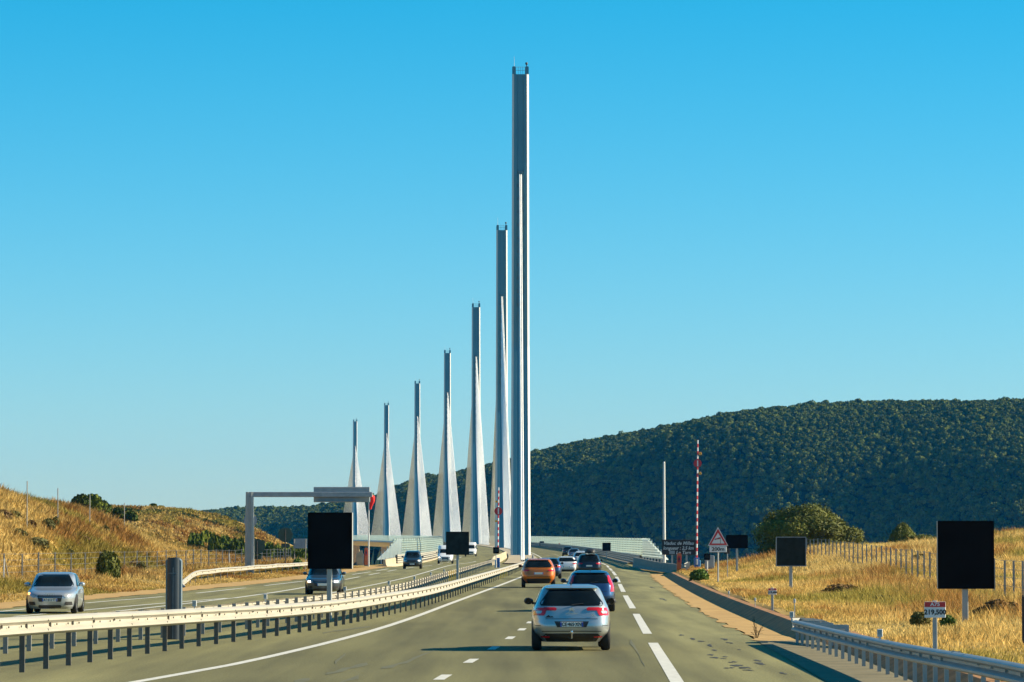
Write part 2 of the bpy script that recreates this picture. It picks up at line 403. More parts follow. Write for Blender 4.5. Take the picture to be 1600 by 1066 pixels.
def crack(pts, wpx):
    L_, R_ = [], []
    P = []
    for (px, py) in pts:
        w = wpx * random.uniform(.4, 1.2)
        a = G(px, py - w / 2); b = G(px + random.uniform(-3, 3), py + w / 2)
        P.append([(a[0], a[1], .0055), (b[0], b[1], .0055)])
    MB().grid(P).build('tar_seam', M['tar2'], road)
crack([(598, 1043), (612, 1041), (622, 1037), (636, 1034), (648, 1028), (662, 1023), (676, 1018), (690, 1012), (698, 1008)], 4)
crack([(512, 1052), (524, 1050), (536, 1046), (548, 1043), (560, 1040), (574, 1037)], 5)
crack([(524, 1035), (532, 1028), (541, 1022)], 4)
crack([(505, 989), (522, 986), (540, 984), (560, 981), (578, 979)], 2.2)
crack([(532, 1066), (548, 1061), (562, 1057)], 6)
crack([(462, 1066), (474, 1063), (486, 1061)], 6)
crack([(985, 1002), (992, 1010), (997, 1021), (1001, 1032), (1006, 1040)], 6)

# sandy verges
def ribbon(name, fa, fb, d0, d1, za, zb, m, label, step=3.0, sub=1, jit=0.0, edge=0.0):
    q = MB(); P = []
    for d in np.arange(d0, d1 + .01, step):
        a, b = fa(d), fb(d)
        j = jit * (math.sin(d * .9) + math.sin(d * 2.3 + 1)) * .5
        P.append([(a + (b - a + j) * k / sub + (edge * float(vnoise(np.float64(d * .9 + 40), np.float64(3.3))) if k == 0 else 0), d, za + (zb - za) * k / sub) for k in range(sub + 1)])
    return tag(q.grid(P).build(name, m, smooth=True), label, 'ground', kind='structure')
ribbon('verge', lambda d: EL(d) + .05, lambda d: EL(d) - 2.2, -60, 455, .012, .03, M['sand'], 'sandy verge beside the opposite carriageway', step=1.5, jit=.5, edge=.35)
ribbon('verge', lambda d: PE(d) - .05, lambda d: PE(d) + 1.05, 93.5, 306, .012, -.01, M['sand'], 'strip of sand between hard shoulder and drain', sub=3, step=.8, jit=0, edge=.22)
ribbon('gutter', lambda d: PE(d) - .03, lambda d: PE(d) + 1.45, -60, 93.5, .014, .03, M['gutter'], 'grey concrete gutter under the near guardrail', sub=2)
# drain wall of concrete segments along the right edge
q = MB()
chan = tag(MB().add([(0, 0, 0)], []).build('drainage_channel', M['channel']), 'sloping brown concrete drain wall below the dry grass', 'drain', kind='structure')
d = 54.0
while d < 296:
    P = []
    for dd in (d, d + 1.2, d + 2.37):
        e = PE(dd) - .4 + .55 * (1 - float(sm(92, 100, dd)))
        P.append([(e + 1.35, dd, -.05), (e + 1.55, dd, .06), (e + 1.9, dd, .27), (e + 2.12, dd, .29), (e + 2.14, dd, .1)])
    MB().grid(P).build('concrete_segment', M['channel'], chan, smooth=False); d += 2.4

# ------------------------------------------------------------ guardrails
WPROF = [(.0, -.5), (.05, -.45), (.10, -.36), (.10, -.24), (.0, -.07), (.0, .07), (.10, .24), (.10, .36), (.05, .45), (.0, .5)]
def guardrail(label, fx, d0, d1, side, htop, depth=.33, step=2.0, mrail=None, mpost=None, yellow=(), dense=2.0, pwid=.10, zb=None):
    """side=+1: beam face looks to +X"""
    zb = zb or (lambda x, d: zroad(d))
    t = thing('guardrail', label, 'guardrail', (fx(d0), d0, 0))
    base = (fx(d0), d0, 0)
    mrail = mrail or M['rail']; mpost = mpost or M['post']
    q = MB(); P = []
    for d in np.arange(d0, d1 + .01, dense):
        x = fx(d); h = htop(d); z0 = zb(x, d)
        P.append([(x + side * (o + .06), d, z0 + h - depth / 2 + k * depth) for o, k in WPROF])
    q.grid(P); q.build('rail', mrail, t, smooth=True, base=base)
    k = 0; d = d0 + .5; pm = {}
    while d < d1:
        x = fx(d); h = htop(d); hh = round(h, 1)
        yl = any(a <= d <= b for a, b in yellow)
        pw = pwid if d < 120 else .055; key = (hh, yl, pw)
        if key not in pm:
            p = MB()   # C-section post
            p.box((0, 0, (hh - .04) / 2 - .1), (pw, .012, hh + .16)); p.box((pw / 2 - .005, .03, (hh - .04) / 2 - .1), (.012, .06, hh + .16)); p.box((-pw / 2 + .005, .03, (hh - .04) / 2 - .1), (.012, .06, hh + .16))
            p.box((side * .07, .02, h - depth / 2), (.06, .08, .12))
            o = p.build('post', M['yellow'] if yl else mpost, t); o.location = (x - base[0], d - base[1], zb(x, d)); pm[key] = o
        else:
            share(pm[key], t, (x - base[0], d - base[1], zb(x, d)))
        d += step if d < 110 or d0 > 250 else step * (d / 110) ** 1.1; k += 1
    return t, base
hG1 = pchip([(0, 1.12), (60, 1.1), (72, 1.04), (85, .93), (100, .83), (112, .78), (200, .76), (430, .76)])
def dG1(d): return .42
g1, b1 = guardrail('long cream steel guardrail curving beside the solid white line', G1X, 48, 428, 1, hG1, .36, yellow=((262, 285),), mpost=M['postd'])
hc = lambda d: .76
g2, b2 = guardrail('cream guardrail on the far side of the median strip', G2X, 62, 428, -1, hc, .30, yellow=((232, 262),))
G3X = pchip([(205, -18.0), (219, -19.3), (234, -19.7), (290, -19.0), (334, -18.4), (400, -17.2)])
h3 = pchip([(205, .12), (219, .35), (235, .74), (400, .76)])
guardrail('cream guardrail with sunken end below the gantry column', G3X, 207, 398, 1, h3, .32, zb=lambda x, d: max(0, tz(x, d)))
G4X = pchip([(30, 6.87), (92, 6.87)])
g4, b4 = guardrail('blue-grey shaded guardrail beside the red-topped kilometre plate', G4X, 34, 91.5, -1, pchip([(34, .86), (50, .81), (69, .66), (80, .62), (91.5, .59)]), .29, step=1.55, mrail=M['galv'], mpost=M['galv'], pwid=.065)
# returned end of the near guardrail
P = []
for x, d, z in ((6.80, 91.2, .79), (6.86, 92.2, .79), (7.1, 92.7, .79), (7.38, 92.2, .79), (7.5, 90.8, .78), (7.62, 88.5, .70), (7.8, 86, .55), (7.95, 84, .42)):
    P.append([(x + .03 * (k > 1), d, z - .34 + kk * .28) for k, (o, kk) in enumerate(WPROF)])
MB().grid(P).build('end_rail', M['galv'], g4, base=b4)
for (x, d) in ((7.42, 91), (7.58, 89), (7.75, 86.8)):
    MB().box((x, d, .24), (.1, .06, .6)).box((x - .3, d, .5), (.6, .05, .1)).build('post', M['galv'], g4, base=b4)
def reflector(t, b, x, d, z):
    r = MB().box((x, d, z + .11), (.105, .03, .15), bev=.01).box((x, d + .005, z), (.03, .02, .1)).build('reflector', M['white'], t, base=b)
    MB().box((x, d - .02, z + .13), (.07, .008, .09)).build('lens', M['galv'], r, base=b)
reflector(g4, b4, 6.79, 91, .59); reflector(g4, b4, 6.79, 69.2, .66)
reflector(g1, b1, G1X(88), 88, hG1(88))
for d in (110, 130, 150, 172, 196, 222): reflector(g2, b2, G2X(d), d, .76)
# bolts of the near rail
bm = None
for d in np.arange(52, 110, 1.0):
    for zz in (-.25, .25) if int(d) % 4 == 0 else (0,):
        x = G1X(d) + (.145 if zz else .09); h = hG1(d)
        if bm is None:
            bm = MB().cyl((0, 0, 0), (.02, 0, 0), .022, n=6).build('bolt', M['trim'], g1); bm.location = (x - b1[0], d - b1[1], h - .18 + zz * .36)
        else: share(bm, g1, (x - b1[0], d - b1[1], h - .18 + zz * .36))

# ------------------------------------------------------------ concrete barriers
def concrete_wall(label, pts, h, m, w=.5):
    t = MB(); P = []
    b = pts[0]
    for (x, y, hh) in pts:
        P.append([(x - w / 2, y, zroad(y)), (x - w * .3, y, zroad(y) + hh * .3), (x - w * .18, y, zroad(y) + hh), (x + w * .18, y, zroad(y) + hh), (x + w * .3, y, zroad(y) + hh * .3), (x + w / 2, y, zroad(y))])
    t.grid(P)
    for e in (P[0][::-1], P[-1]): t.add(e, [tuple(range(6))])
    return tag(t.build('concrete_barrier', m), label, 'barrier')
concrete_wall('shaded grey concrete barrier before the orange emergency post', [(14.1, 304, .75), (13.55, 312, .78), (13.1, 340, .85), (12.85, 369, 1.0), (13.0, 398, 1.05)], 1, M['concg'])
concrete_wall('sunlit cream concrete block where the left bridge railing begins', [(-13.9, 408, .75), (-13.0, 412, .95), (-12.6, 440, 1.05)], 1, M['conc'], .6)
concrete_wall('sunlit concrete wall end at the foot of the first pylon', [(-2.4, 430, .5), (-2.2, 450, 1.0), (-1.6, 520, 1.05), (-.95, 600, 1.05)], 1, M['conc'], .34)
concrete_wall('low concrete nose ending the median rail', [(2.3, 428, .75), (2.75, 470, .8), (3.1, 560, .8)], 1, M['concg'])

# ------------------------------------------------------------ viaduct deck
dd = np.concatenate([np.arange(456, 760, 12), np.geomspace(770, 2930, 80)])
mb = MB(); P = []
sec = [(-13.6, -.02), (-15.9, -.05), (-16.0, -.55), (-14.0, -1.1), (-3.5, -4.2), (3.5, -4.2), (14.0, -1.1), (16.0, -.55), (15.9, -.05), (13.6, -.02)]
for d in dd:
    a = axis(d); z = zroad(d); P.append([(a + x, d, z + y) for x, y in sec])
mb.grid(P)
viad = thing('viaduct_deck', 'long steel bridge deck curving away to the left across the valley', 'bridge', (axis(456), 456, 0)); vb = (axis(456), 456, 0)
mb.build('deck_girder', M['deck'], viad, base=vb)
P = []
for d in dd: a = axis(d); z = zroad(d); P.append([(a - 2.2, d, z + .02), (a - 2.2, d, z + .14), (a + 2.2, d, z + .14), (a + 2.2, d, z + .02)])
MB().grid(P).build('median_strip', M['conc'], viad, base=vb)
P = []
for d in dd: a = axis(d); z = zroad(d); P.append([(a + 12.9, d, z + .02), (a + 12.9, d, z + .2), (a + 13.6, d, z + .2)])
MB().grid(P).build('kerb', M['lblue'] if False else M['concg'], viad, base=vb)
P = []
for d in dd: a = axis(d); z = zroad(d); P.append([(a - 12.9, d, z + .02), (a - 12.9, d, z + .2), (a - 13.6, d, z + .2)])
MB().grid(P).build('kerb', M['conc'], viad, base=vb)

def bridge_rail(label, sgn, d0, m, mpost):
    fx = lambda d: axis(d) + sgn * 13.3 if d > 470 else (axis(470) + sgn * 13.3) + (470 - d) / 72 * (PE(398) + .35 - axis(470) - 13.3 if sgn > 0 else (-12.9) - axis(470) + 13.3)
    b = (fx(d0), d0, 0); t = thing('bridge_railing', label, 'railing', b)
    ar = np.concatenate([np.arange(d0, 800, 6), np.geomspace(806, 2900, 70)])
    for h, hh in ((.45, .16), (.72, .14), (.98, .14), (1.2, .16)):
        P = []
        for d in ar:
            x = fx(d); z = zroad(d); P.append([(x - .07, d, z + h - hh / 2), (x - .07, d, z + h + hh / 2), (x + .07, d, z + h + hh / 2), (x + .07, d, z + h - hh / 2), (x - .07, d, z + h - hh / 2)])
        MB().grid(P).build('rail', m, t, base=b)
    o = None
    for d in list(np.arange(d0 + 1, 640, 3.0)) + list(np.arange(640, 1500, 6.0)):
        loc = (fx(d) - b[0], d - b[1], zroad(d))
        if o is None:
            o = MB().prism([(sgn * .06, 0), (sgn * .42, 0), (sgn * .2, 1.25), (sgn * .06, 1.25)], -.05, .05).build('post', mpost, t); o.location = loc
        else: share(o, t, loc)
    return t
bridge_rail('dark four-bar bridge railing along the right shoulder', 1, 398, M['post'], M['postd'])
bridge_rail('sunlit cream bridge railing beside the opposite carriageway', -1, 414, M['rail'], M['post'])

def wind_screen(label, sgn):
    fo = pchip([(520, 21.2), (545, 20.6), (600, 19.4), (700, 17.2), (800, 16.1), (900, 15.8), (3000, 15.8)])
    b = (axis(540) + sgn * fo(540), 540, 0); t = thing('wind_screen', label, 'wind screen', b)
    rows = 8; z0, z1 = .15, 3.15
    for k in range(rows):
        za = z0 + (z1 - z0) * k / rows + .02; zb_ = z0 + (z1 - z0) * (k + 1) / rows - .045
        s0 = 541 + 6.2 * k; P = []
        for d in np.concatenate([np.linspace(s0, 800, 44), np.geomspace(812, 2900, 60)]):
            x = axis(d) + sgn * (fo(d) + .02 * (k - 3) ** 2 * .5); z = zroad(d); P.append([(x, d, z + za), (x + sgn * .05, d, z + (za + zb_) / 2), (x, d, z + zb_)])
        MB().grid(P).build('strip', M['screen'], t, base=b)
    for d in list(np.arange(548, 800, 8.0)) + list(np.arange(800, 1400, 16.0)):
        x = axis(d) + sgn * (fo(d) + .2); z = zroad(d); top = min(3.2, .3 + (d - 541) / 6.2 * .375 + .3)
        MB().box((x, d, z + top / 2 - .3), (.16, .16, top + .6)).build('post', M['deck'], t, base=b)
    # clear end panels; their glare is put into a whiter colour
    P = []
    for d in np.linspace(534, 600, 12):
        x = axis(d) + sgn * (fo(d) - .12); z = zroad(d); h = min(3.1, .25 + (d - 534) / 58 * 3.0); P.append([(x, d, z + .1), (x, d, z + h)])
    MB().grid(P).build('end_panel', M['clear'], t, base=b)
    return t
wind_screen('pale green slatted wind screen curving along the right of the deck', 1)
wind_screen('pale green slatted wind screen behind the oncoming cars', -1)

# ------------------------------------------------------------ pylons with their stays
def make_pylon(proto=None, loc=(0, 0, 0), rz=0, label=''):
    e = thing('cable_stayed_pylon', label, 'pylon', loc, rz, 'pylons of the viaduct')
    if proto is not None:
        for ch in proto.children:
            c = ch.copy(); COL.objects.link(c); c.parent = e
            for g in ch.children:
                k = g.copy(); COL.objects.link(k); k.parent = c
        return e
    H = 87.0
    def ringat(yc, w, dp, z, ch=.34, rec=.22):
        x, y = w / 2, dp / 2
        r = w * .22
        return [(-x, yc - y + ch, z), (-x + ch, yc - y, z), (-r, yc - y, z), (-r + .05, yc - y + rec, z), (r - .05, yc - y + rec, z), (r, yc - y, z), (x - ch, yc - y, z), (x, yc - y + ch, z),
                (x, yc + y - ch, z), (x - ch, yc + y, z), (-x + ch, yc + y, z), (-x, yc + y - ch, z)]
    def edges(rings, parent):  # white skins over flanks and chamfers, painting in the sunlit edge
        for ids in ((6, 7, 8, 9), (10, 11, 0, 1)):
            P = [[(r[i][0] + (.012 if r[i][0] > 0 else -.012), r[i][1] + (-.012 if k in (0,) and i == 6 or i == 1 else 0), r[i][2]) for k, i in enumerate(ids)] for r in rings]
            MB().grid(P).build('sunlit_edge_strip', M['edge'], parent)
    def loft(rings, name, m):
        q = MB(); n = len(rings[0]); P = [p for r in rings for p in r]; fs = []
        for k in range(len(rings) - 1):
            for i in range(n):
                j = (i + 1) % n; fs.append((k * n + i, k * n + j, (k + 1) * n + j, (k + 1) * n + i))
        fs += [tuple(range((len(rings) - 1) * n, len(rings) * n)), tuple(range(n - 1, -1, -1))]
        o = q.add(P, fs).build(name, m, e)
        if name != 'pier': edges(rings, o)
        return o
    # two legs, spread along the bridge, meeting at 40 m
    for s in (-1, 1):
        loft([ringat(s * (7.75 * (1 - z / 42) + .0), 3.45 - .35 * z / 42, 3.0 - .5 * z / 42, z) for z in (0, 8, 20, 32, 42)], 'leg', M['pylon'])
    loft([ringat(0, 3.14 - .2 * (z - 38) / 48, 4.4 - 1.0 * (z - 38) / 48, z) for z in (37, 45, 55, 65, 75, 85.6)], 'mast', M['pylon'])
    # crown: two cheeks rising above the recessed middle with a small rail between them
    for s in (-1, 1):
        MB().prism([(s * 1.47, 85.6), (s * .82, 85.6), (s * .82, 86.8), (s * .95, 87), (s * 1.4, 87), (s * 1.47, 86.8)], -1.6, 1.6).build('crown_cheek', M['pylon'], e)
    r = MB()
    for z in (86.3, 86.9): r.cyl((-.85, -1.3, z), (.85, -1.3, z), .03, n=6)
    for x in (-.4, 0, .4): r.cyl((x, -1.3, 85.6), (x, -1.3, 86.9), .025, n=6)
    r.build('crown_rail', M['post'], e)
    MB().cyl((-1.1, 0, 87), (-1.1, 0, 89), .045, .02, n=6).build('antenna', M['white'], e)
    MB().cyl((1.1, 0, 87), (1.1, 0, 87.5), .08, n=8).lathe([(0.0, .3), (.2, .3), (.24, .0), (.14, -.12), (0, -.12)], (1.1, 0, 87.6), n=10).build('beacon', M['trim'], e)
    # stays: eleven a side, each a pair of parallel cables in the middle plane
    for s in (-1, 1):
        for k in range(11):
            zt = 44.5 + 2.36 * k; u = 45.0 + 12.3 * k
            for xo in (-.13, .13):
                a = (xo, s * .6, zt); bpt = (-(s * u) ** 2 / 39000.0 + xo, s * u, s * u * .00275 + .3)
                MB().cyl(a, bpt, .105, .105, n=8, caps=False).build('stay_cable', M['cable'], e, smooth=True)
            MB().box((0, s * (2.0 - .35 * k / 10), zt), (1.1, .35, .55), bev=.06).build('anchor_box', M['pylond'], e)
    # pier under the deck
    loft([ringat(0, 9, 12, -55), ringat(0, 7, 11, -30), ringat(0, 6, 15, -4.3)], 'pier', M['conc'])
    return e
DP = [664 + 342 * k for k in range(7)]
names = ['nearest and tallest-looking steel pylon with a white stay line down its middle', 'second pylon of the row, just behind the nearest one', 'third pylon of the row behind the raised gate disc',
         'fourth and middle pylon of the row of seven', 'fifth pylon of the row, third from the far end', 'sixth pylon of the row, second from the far end', 'last and smallest-looking pylon of the row, behind the gantry sign']
p0 = None
for k, d in enumerate(DP):
    sl_ = -0.00366 - (d - 664) / 19500.0
    r = make_pylon(p0, (axis(d), d, zroad(d)), -math.atan(sl_), names[k])
    # heading: local +Y turned to follow the axis
    r.rotation_euler = (0, 0, -math.atan(sl_))
    if p0 is None: p0 = r

# ------------------------------------------------------------ far wooded hill
ridge = [(-700, 800, 3700), (100, 798, 3650), (320, 800, 3600), (380, 794, 3600), (450, 794, 3590), (530, 794, 3560), (580, 796, 3530), (640, 776, 3500), (690, 769, 3470), (730, 761, 3440), (770, 750, 3400), (820, 735, 3340), (850, 722, 3300),
         (880, 708, 3280), (960, 686, 3200), (1040, 671, 3150), (1100, 660, 3100), (1180, 645, 3050), (1240, 636, 3020), (1300, 631, 3000), (1400, 628, 2960), (1500, 628, 2930), (1600, 626, 2900), (1750, 630, 2850), (2100, 640, 2750), (2500, 660, 2600)]
RP = np.array([(X_at(p[0], p[2]), p[2], Z_at(p[1], p[2]) - 4.0) for p in ridge])
seg = np.concatenate([[0], np.cumsum(np.hypot(np.diff(RP[:, 0]), np.diff(RP[:, 1])))])
fxr, fyr, fzr = (pchip(list(zip(seg, RP[:, k]))) for k in range(3))
prof = pchip([(-700, -40), (-250, -6), (-60, -1), (0, 0), (40, -4), (100, -17), (160, -38), (200, -66), (250, -106), (320, -160), (420, -205), (600, -240)])
def hill_pt(t, u):
    t = np.asarray(t, float); u = np.asarray(u, float)
    tx = fxr(t + 120) - fxr(t - 120); ty = fyr(t + 120) - fyr(t - 120); L = np.hypot(tx, ty)
    # ridge runs from left to right; slope falls to the camera's left-near side
    nx, ny = ty / L, -tx / L
    bumps = (np.sin(t * .013 + u * .008) * 5 + np.sin(t * .031 - u * .02 + 1) * 3 + np.sin(t * .07 + u * .05) * 1.4) * sm(10, 120, u)
    hz = fzr(t)
    return np.stack([fxr(t) + nx * u, fyr(t) + ny * u, np.maximum(hz + prof(u) * np.clip(hz / 85 * .6 + .4, .35, 1.2) + bumps, -64)], -1)
T2, U2 = np.meshgrid(np.linspace(0, seg[-1], 260), np.linspace(-700, 600, 110), indexing='ij')
HP = hill_pt(T2, U2); nr, nc = T2.shape; idx = np.arange(nr * nc).reshape(nr, nc)
Fq = np.stack([idx[:-1, :-1], idx[1:, :-1], idx[1:, 1:], idx[:-1, 1:]], -1).reshape(-1, 4)
M['hill'] = mat('hill_soil', (.03, .035, .012), .95, col2=(.018, .024, .009), scale=.02, spec=.1)
hill = npmesh('hill', HP.reshape(-1, 3), Fq, M['hill'], smooth=True); tag(hill, 'long wooded hill beyond the valley', 'hill', kind='structure')

# leaf-clump crowns
def crown_arrays(n, rx, rz, lobes, leaf, seed, spread=.6, rough=.05):
    """leaf faces over an uneven shell of lumps, a few deeper inside"""
    g = np.random.default_rng(seed)
    dv = g.normal(size=(n, 3)); dv /= np.linalg.norm(dv, axis=1)[:, None]
    low = dv[:, 2] < -.35; dv[low, 2] *= -.6; dv /= np.linalg.norm(dv, axis=1)[:, None]
    c = g.normal(size=(lobes, 3)); c /= np.linalg.norm(c, axis=1)[:, None]; amp = g.uniform(.5, 1.0, lobes)
    dt = dv @ c.T; k = np.argmax(dt + amp * .04, 1); near = dt[np.arange(n), k]
    wd = 2.2 / math.sqrt(lobes); bulge = np.sqrt(np.clip(1 - ((1 - near) / (wd * wd * .5)), 0.02, 1)) * amp[k]
    r = .77 + .25 * bulge
    lobe_n = c[k] * .55 + (dv - c[k]) * 1.5
    p = dv * (r * np.where(g.random(n) < .8, g.normal(.98, rough, n), g.uniform(.6, .95, n)))[:, None]
    nrm = lobe_n / np.linalg.norm(lobe_n, axis=1)[:, None] + g.normal(size=(n, 3)) * spread; nrm /= np.linalg.norm(nrm, axis=1)[:, None]
    P = p * np.array([rx, rx, rz])
    a = np.cross(nrm, g.normal(size=(n, 3))); a /= np.linalg.norm(a, axis=1)[:, None]; b = np.cross(nrm, a)
    s = leaf * g.uniform(.6, 1.3, n)[:, None]
    V = np.stack([P - a * s - b * s * .7, P + a * s - b * s * .5, P + a * s * .8 + b * s, P - a * s * .9 + b * s * .6], 1).reshape(-1, 3)
    Fc = np.arange(n * 4).reshape(n, 4)
    lt = g.uniform(.8, 1.2, lobes)[k]
    tone = np.repeat((lt * g.uniform(.75, 1.25, n))[:, None] * np.ones(3), 4, 0)
    return V, Fc, tone
leafm = mat('oak_leaves', (.15, .155, .024), .65, col2=(.08, .095, .016), scale=.35, attr='tone', spec=.2, trans=.08)
darkleaf = mat('forest_leaves', (.155, .195, .026), .75, col2=(.05, .07, .011), scale=.05, attr='tone', spec=.1, trans=.05)

for lm in (darkleaf,):     # every crown its own shade of green
    n_ = lm.node_tree.nodes; l_ = lm.node_tree.links; b_ = n_['Principled BSDF']; src = b_.inputs['Base Color'].links[0].from_socket
    oi_ = n_.new('ShaderNodeObjectInfo'); rp_ = n_.new('ShaderNodeValToRGB'); rp_.color_ramp.elements[0].color = (.55, .62, .6, 1); rp_.color_ramp.elements[1].color = (1.35, 1.25, 1.0, 1)
    l_.new(oi_.outputs['Random'], rp_.inputs[0]); mx_ = n_.new('ShaderNodeMix'); mx_.data_type = 'RGBA'; mx_.blend_type = 'MULTIPLY'; mx_.inputs[0].default_value = 1
    l_.new(src, mx_.inputs[6]); l_.new(rp_.outputs[0], mx_.inputs[7]); l_.new(mx_.outputs[2], b_.inputs['Base Color'])
# forest as one mass: instanced crowns on scattered points
proto_col = bpy.data.collections.new('forest_crowns')
for k in range(6):
    V, Fc, tone = crown_arrays(230, 1, (1.05, .9, 1.15, .85, 1.0, 1.25)[k], 9, .15, 100 + k, .4, .04)
    V = V + np.array([0, 0, .6])
    o = npmesh('crown_form', V, Fc, darkleaf, colors=tone); COL.objects.unlink(o); proto_col.objects.link(o)
nt = 90000
tt = rng.uniform(500, seg[-1], nt); uu = rng.uniform(-45, 330, nt)
pts = hill_pt(tt, uu)
# keep only trees within the wider field of view and above the valley floor
ang = pts[:, 0] / pts[:, 1]
keep = (np.abs(ang) < .19) & (pts[:, 2] > -45)
bare = (np.sin(pts[:, 0] * .02 + 3) + np.sin(pts[:, 1] * .017)) > 1.75
keep &= ~(bare & (uu < 60))
pts = pts[keep]
me = bpy.data.meshes.new('forest'); me.vertices.add(len(pts)); me.vertices.foreach_set('co', pts.astype(np.float32).ravel())
for nm, arr in (('tsize', rng.uniform(1.4, 3.5, len(pts)) * np.where(rng.random(len(pts)) < .04, 1.35, 1)), ('trot', rng.uniform(0, 6.28, len(pts)))):
    at = me.attributes.new(nm, 'FLOAT', 'POINT'); at.data.foreach_set('value', arr.astype(np.float32))
me.update()
forest = bpy.data.objects.new('forest', me); COL.objects.link(forest)
tag(forest, 'dense dark green forest covering the far hill', 'forest', kind='stuff')
def instancer(o, coll, name):
    ng = bpy.data.node_groups.new(name, 'GeometryNodeTree')
    ng.interface.new_socket('Geometry', in_out='INPUT', socket_type='NodeSocketGeometry'); ng.interface.new_socket('Geometry', in_out='OUTPUT', socket_type='NodeSocketGeometry')
    n = ng.nodes; l = ng.links
    gi = n.new('NodeGroupInput'); go = n.new('NodeGroupOutput')
    ci = n.new('GeometryNodeCollectionInfo'); ci.inputs['Collection'].default_value = coll; ci.inputs['Separate Children'].default_value = True; ci.inputs['Reset Children'].default_value = True
    m2p = n.new('GeometryNodeMeshToPoints'); iop = n.new('GeometryNodeInstanceOnPoints'); iop.inputs['Pick Instance'].default_value = True
    a1 = n.new('GeometryNodeInputNamedAttribute'); a1.data_type = 'FLOAT'; a1.inputs[0].default_value = 'tsize'
    a2 = n.new('GeometryNodeInputNamedAttribute'); a2.data_type = 'FLOAT'; a2.inputs[0].default_value = 'trot'
    cx = n.new('ShaderNodeCombineXYZ'); l.new(a2.outputs[0], cx.inputs[2])
    l.new(gi.outputs[0], m2p.inputs[0]); l.new(m2p.outputs[0], iop.inputs['Points']); l.new(ci.outputs[0], iop.inputs['Instance'])
    l.new(cx.outputs[0], iop.inputs['Rotation']); l.new(a1.outputs[0], iop.inputs['Scale']); l.new(iop.outputs[0], go.inputs[0])
    md = o.modifiers.new('scatter', 'NODES'); md.node_group = ng
instancer(forest, proto_col, 'forest_scatter')

# ------------------------------------------------------------ single trees and shrubs
def shrub(name, label, cat, px, base_py, d, wpx, hpx, n, lobes, seed, m=None, leaf=None, trunk=True, conic=0.0, zb=None, group=None):
    s = F / d; x = X_at(px, d); z = tz(x, d) if zb is None else zb
    e = thing(name, label, cat, (x, d, z), random.uniform(0, 6), group)
    w = wpx / s / 2; h = hpx / s
    V, Fc, tone = crown_arrays(n, 1, 1, lobes, (leaf or .07) / w, seed)
    lo, hi = V[:, 2].min(), V[:, 2].max(); V[:, 2] = (V[:, 2] - lo) / (hi - lo)
    rr = np.percentile(np.hypot(V[:, 0], V[:, 1]), 97); V[:, :2] /= rr
    if conic: V[:, :2] *= (1 - conic * V[:, 2] ** .8)[:, None]
    V = V * np.array([w, w, h * 1.0]); V[:, 2] -= .08 * h
    npmesh('crown', V, Fc, m or leafm, e, colors=tone)
    if trunk:
        q = MB(); q.tube([(0, 0, -.3), (.03 * w, 0, h * .3), (0, .04 * w, h * .62)], [.05 * w + .02, .035 * w + .015, .012 * w])
        for a in range(5):
            an = a * 1.3; q.tube([(0, 0, h * .22), (w * .4 * math.cos(an), w * .4 * math.sin(an), h * .52)], [.025 * w + .01, .008 * w])
        q.build('trunk', M['wood'], e)
    return e
dryleaf = mat('dry_scrub', (.17, .10, .04), .8, col2=(.10, .065, .03), scale=.6, attr='tone', spec=.1)
olive = mat('olive_scrub', (.15, .135, .04), .7, col2=(.085, .085, .028), scale=.5, attr='tone', spec=.2, trans=.15)
fresh = mat('fresh_green_leaves', (.12, .19, .03), .6, col2=(.07, .12, .02), scale=.6, attr='tone', spec=.2, trans=.2)
shrub('oak_tree', 'broad round oak tree standing behind the right fence', 'tree', 1262, 866, 330, 162, 88, 30000, 46, 5, leaf=.075)
shrub('juniper_bush', 'low pointed dark bush on the skyline right of the oak', 'bush', 1410, 854, 343, 62, 42, 7000, 14, 6, conic=.45, leaf=.06)
shrub('low_bush', 'low spreading bush at the foot of the pointed one', 'bush', 1441, 854, 342, 56, 20, 4000, 16, 26, leaf=.06)
shrub('small_shrub', 'round grey-green shrub beside the right fence', 'shrub', 1434, 880, 230, 27, 22, 900, 10, 7, m=olive, trunk=False)
shrub('cushion_shrub', 'flat green cushion shrub in the dry grass', 'shrub', 1383, 944, 136, 52, 17, 1200, 14, 8, m=olive, leaf=.05, trunk=False)
shrub('dry_shrub', 'brown dried shrub beside the green cushion', 'shrub', 1318, 930, 158, 70, 20, 1200, 16, 9, m=dryleaf, leaf=.06, trunk=False)
shrub('dry_shrub', 'brown dry shrub at the foot of the tallest display post', 'shrub', 1560, 982, 104, 80, 38, 1600, 18, 10, m=dryleaf, leaf=.05, trunk=False)
shrub('weed_clump', 'small yellow-green weed clump near the kilometre plate', 'plant', 1480, 990, 96, 26, 22, 420, 8, 11, m=fresh, leaf=.035, trunk=False)
shrub('weed_clump', 'olive weed clump left of the kilometre plate post', 'plant', 1436, 985, 97, 34, 26, 420, 8, 12, m=olive, leaf=.035, trunk=False)
shrub('green_bush', 'bright green bush below the small red and white plate', 'bush', 1093, 912, 219, 32, 22, 1000, 10, 13, m=fresh, leaf=.07, trunk=False)
shrub('hillside_bush', 'dark green bush on the left bank above the fence', 'bush', 172, 876, 222, 40, 50, 4200, 16, 14, leaf=.06)
shrub('hillside_bush', 'small olive bush lower on the left bank near the fence', 'bush', 222, 876, 240, 20, 26, 500, 8, 15, m=olive, leaf=.09)
shrub('hillside_bush', 'yellow-green bush by the round sign backs', 'bush', 466, 886, 330, 18, 22, 500, 8, 16, m=fresh, leaf=.1)
